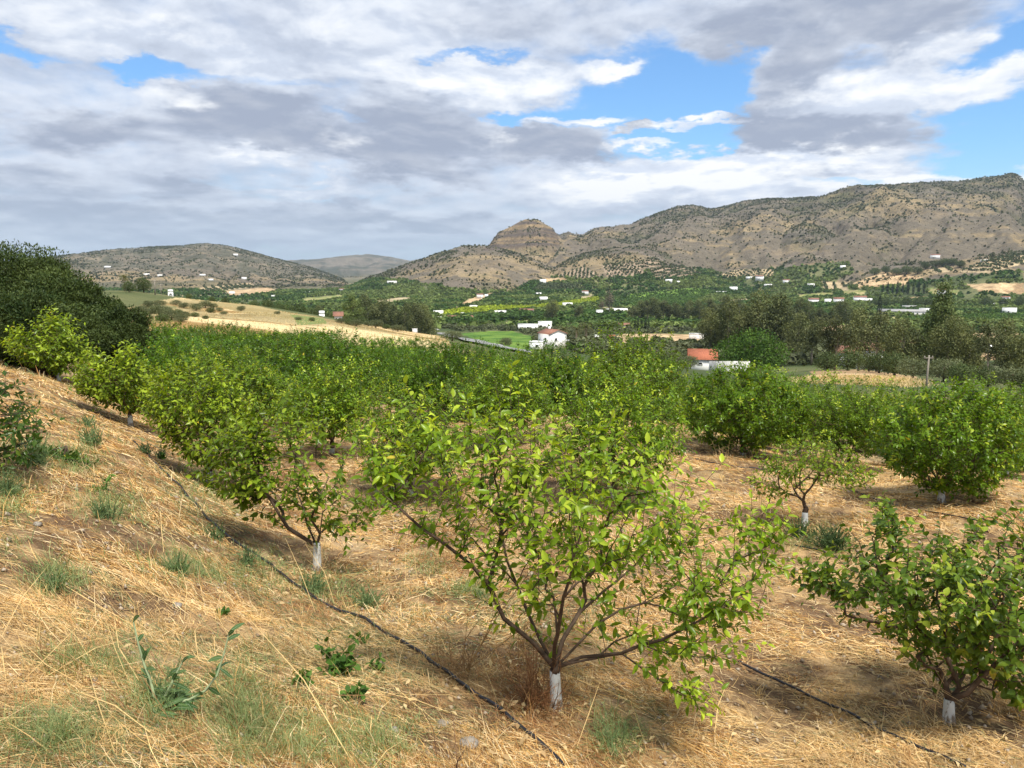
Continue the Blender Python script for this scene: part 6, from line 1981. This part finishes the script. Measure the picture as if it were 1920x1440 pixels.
dry_weed(1005, 1325, [(960, 1180, -.05), (985, 1160, .05)], 'reddish brown dead weed bunched against the nearest white trunk', 601, 70)
dry_weed(862, 1262, [(938, 1130, -.1), (1010, 1050, -.2), (1120, 1085, -.3), (1000, 1200, -.1), (900, 1160, 0)], 'bent straw coloured dead stalks leaning from the hose into the nearest tree', 602, 24, C(.34, .2, .09))
dry_weed(622, 1245, [(619, 1143, 0), (560, 1180, .1), (610, 1190, 0)], 'single pale upright dead stalk behind the bramble', 603, 10, C(.45, .34, .18))
dry_weed(1737, 1360, [(1752, 1302, 0)], 'pale slanted dead stalk beside the lower right trunk', 604, 6, C(.45, .34, .18))
dry_weed(840, 1440, [(835, 1395, 0)], 'short dark broken stub at the bottom of the picture', 605, 4, C(.12, .07, .04))
dry_weed(600, 1080, [(604, 1030, 0), (570, 1045, .1)], 'thin dry stalks at the foot of the forked tree', 606, 14, C(.4, .29, .14))
dry_weed(640, 868, [(640, 845, 0), (645, 850, .1)], 'dry stalks in front of the rounded tree in the clearing', 607, 10, C(.45, .33, .17))
dry_weed(1350, 872, [(1352, 848, 0), (1362, 846, .1), (1340, 855, 0)], 'dry stalks beneath the wide dense tree', 608, 12, C(.45, .33, .17))
dry_weed(172, 905, [(172, 884, 0)], 'short pale stalk standing beside the sapling', 609, 4, C(.55, .42, .22))

# ------------------------------------------------------------------ hoses
HL = ['black irrigation hose running down the bank past the nearest tree', 'black drip hose half buried in straw at the lower right', 'short piece of black drip hose by the dark grass clump', 'thin black drip hose under the rounded tree on the right', 'thin black drip hose in front of the wide dense tree']
for (pts, lab, rad) in zip(HOSES, HL, (.012, .0095, .009, .009, .009)):
    G3 = np.array([hit(a, min(b, 1470)) for a, b in pts])
    k = np.linspace(0, len(G3) - 1, len(G3) * 14)
    X = np.interp(k, np.arange(len(G3)), G3[:, 0]); Y = np.interp(k, np.arange(len(G3)), G3[:, 1])
    ker = np.ones(9) / 9
    X = np.convolve(np.pad(X, 4, 'edge'), ker, 'valid'); Y = np.convolve(np.pad(Y, 4, 'edge'), ker, 'valid')
    rr = np.hypot(X, Y)
    Z = gz(X, Y) + rad * .6 + .016 + .05 * np.clip(fbm(X / .45, Y / .45, 120, 2) - .46, -.3, .3)
    m = MB(); m.tube(np.stack([X, Y, Z], -1), rad, 8); o = link('drip_hose', m.mesh('drip_hose', M_HOSE, True)); tag(o, lab, 'hose', 'irrigation hoses')

# ------------------------------------------------------------------ stones and litter
def stone(px, py, s, label, mat=M_STONE, seed=0):
    rng = np.random.default_rng(seed)
    p = hit(px, py); d = proj(p)[2]; R = s / F * d / 2
    u, v = np.meshgrid(np.linspace(0, 2 * pi, 13)[:-1], np.linspace(-pi / 2, pi / 2, 8))
    D = np.stack([np.cos(u) * np.cos(v), np.sin(u) * np.cos(v), np.sin(v)], -1).reshape(-1, 3)
    k = .75 + .5 * fbm(D[:, 0] * 1.6 + seed, D[:, 1] * 1.6 + D[:, 2] * 1.3, seed, 3)
    V = D * k[:, None] * R * np.array([1.1, .9, .65])
    i = np.arange(7)[:, None] * 12; j = np.arange(12)[None]; q = np.stack([i + j, i + (j + 1) % 12, i + 12 + (j + 1) % 12, i + 12 + j], -1).reshape(-1, 4)
    o = link('stone', build_mesh('stone', V, q, mat, None, True), None, p + [0, 0, R * .3]); tag(o, label, 'stone')


for i, (px, py, s, lab) in enumerate([(331, 1138, 18, 'small grey stone in the middle of the bank straw'), (738, 1372, 20, 'pale stone below the bramble'), (402, 1374, 12, 'little whitish stone right of the thistle'), (176, 1277, 14, 'pale upright pebble left of the thistle'),
                                      (880, 1398, 34, 'flat buff stone half sunk beside the hose end'), (70, 985, 16, 'chalky stone near the left picture edge'), (1234, 1346, 9, 'tiny cream pebble in front of the nearest tree'), (1250, 1343, 9, 'second tiny cream pebble beside the first'),
                                      (830, 1360, 22, 'greyish clod in the bare patch near the hose')]):
    stone(px, py, s, lab, M_STONE, i)


def fruit():
    p = W(719, 826, 10.9)
    u, v = np.meshgrid(np.linspace(0, 2 * pi, 13)[:-1], np.linspace(-pi / 2, pi / 2, 9))
    r_ = np.cos(v) ** .8
    V = np.stack([np.cos(u) * r_ * .035, np.sin(u) * r_ * .035, np.sign(np.sin(v)) * np.abs(np.sin(v)) ** 1.2 * .05], -1).reshape(-1, 3)
    i = np.arange(8)[:, None] * 12; j = np.arange(12)[None]; q = np.stack([i + j, i + (j + 1) % 12, i + 12 + (j + 1) % 12, i + 12 + j], -1).reshape(-1, 4)
    o = link('lemon', build_mesh('lemon', V, q, plain_mat('lemon_peel', (.75, .55, .05), .45, .4, 40, .1), None, True), None, p); o.rotation_euler = (.9, .3, 0)
    tag(o, 'ripe yellow lemon hanging in the pale tree behind the nearest one', 'lemon')


fruit()


# ------------------------------------------------------------------ the valley's air
me = MB(); me.box(-15400, 15400, -15400, 15400, float(GV[:, 2].min()) - 1.0, float(GV[:, 2].max()) + 12.0)
print('air', GV[:, 2].min(), GV[:, 2].max())
hm = bpy.data.materials.new('valley_air'); hm.use_nodes = True; hn = hm.node_tree; hn.nodes.clear()
ho = hn.nodes.new('ShaderNodeOutputMaterial'); hv = hn.nodes.new('ShaderNodeVolumePrincipled')
hv.inputs['Color'].default_value = (.66, .82, 1.0, 1); hv.inputs['Density'].default_value = HAZE; hv.inputs['Anisotropy'].default_value = .2
hn.links.new(hv.outputs[0], ho.inputs['Volume'])
hz_ = link('haze', me.mesh('haze', hm)); tag(hz_, 'thin blue grey haze filling the valley air', 'haze', kind='stuff')
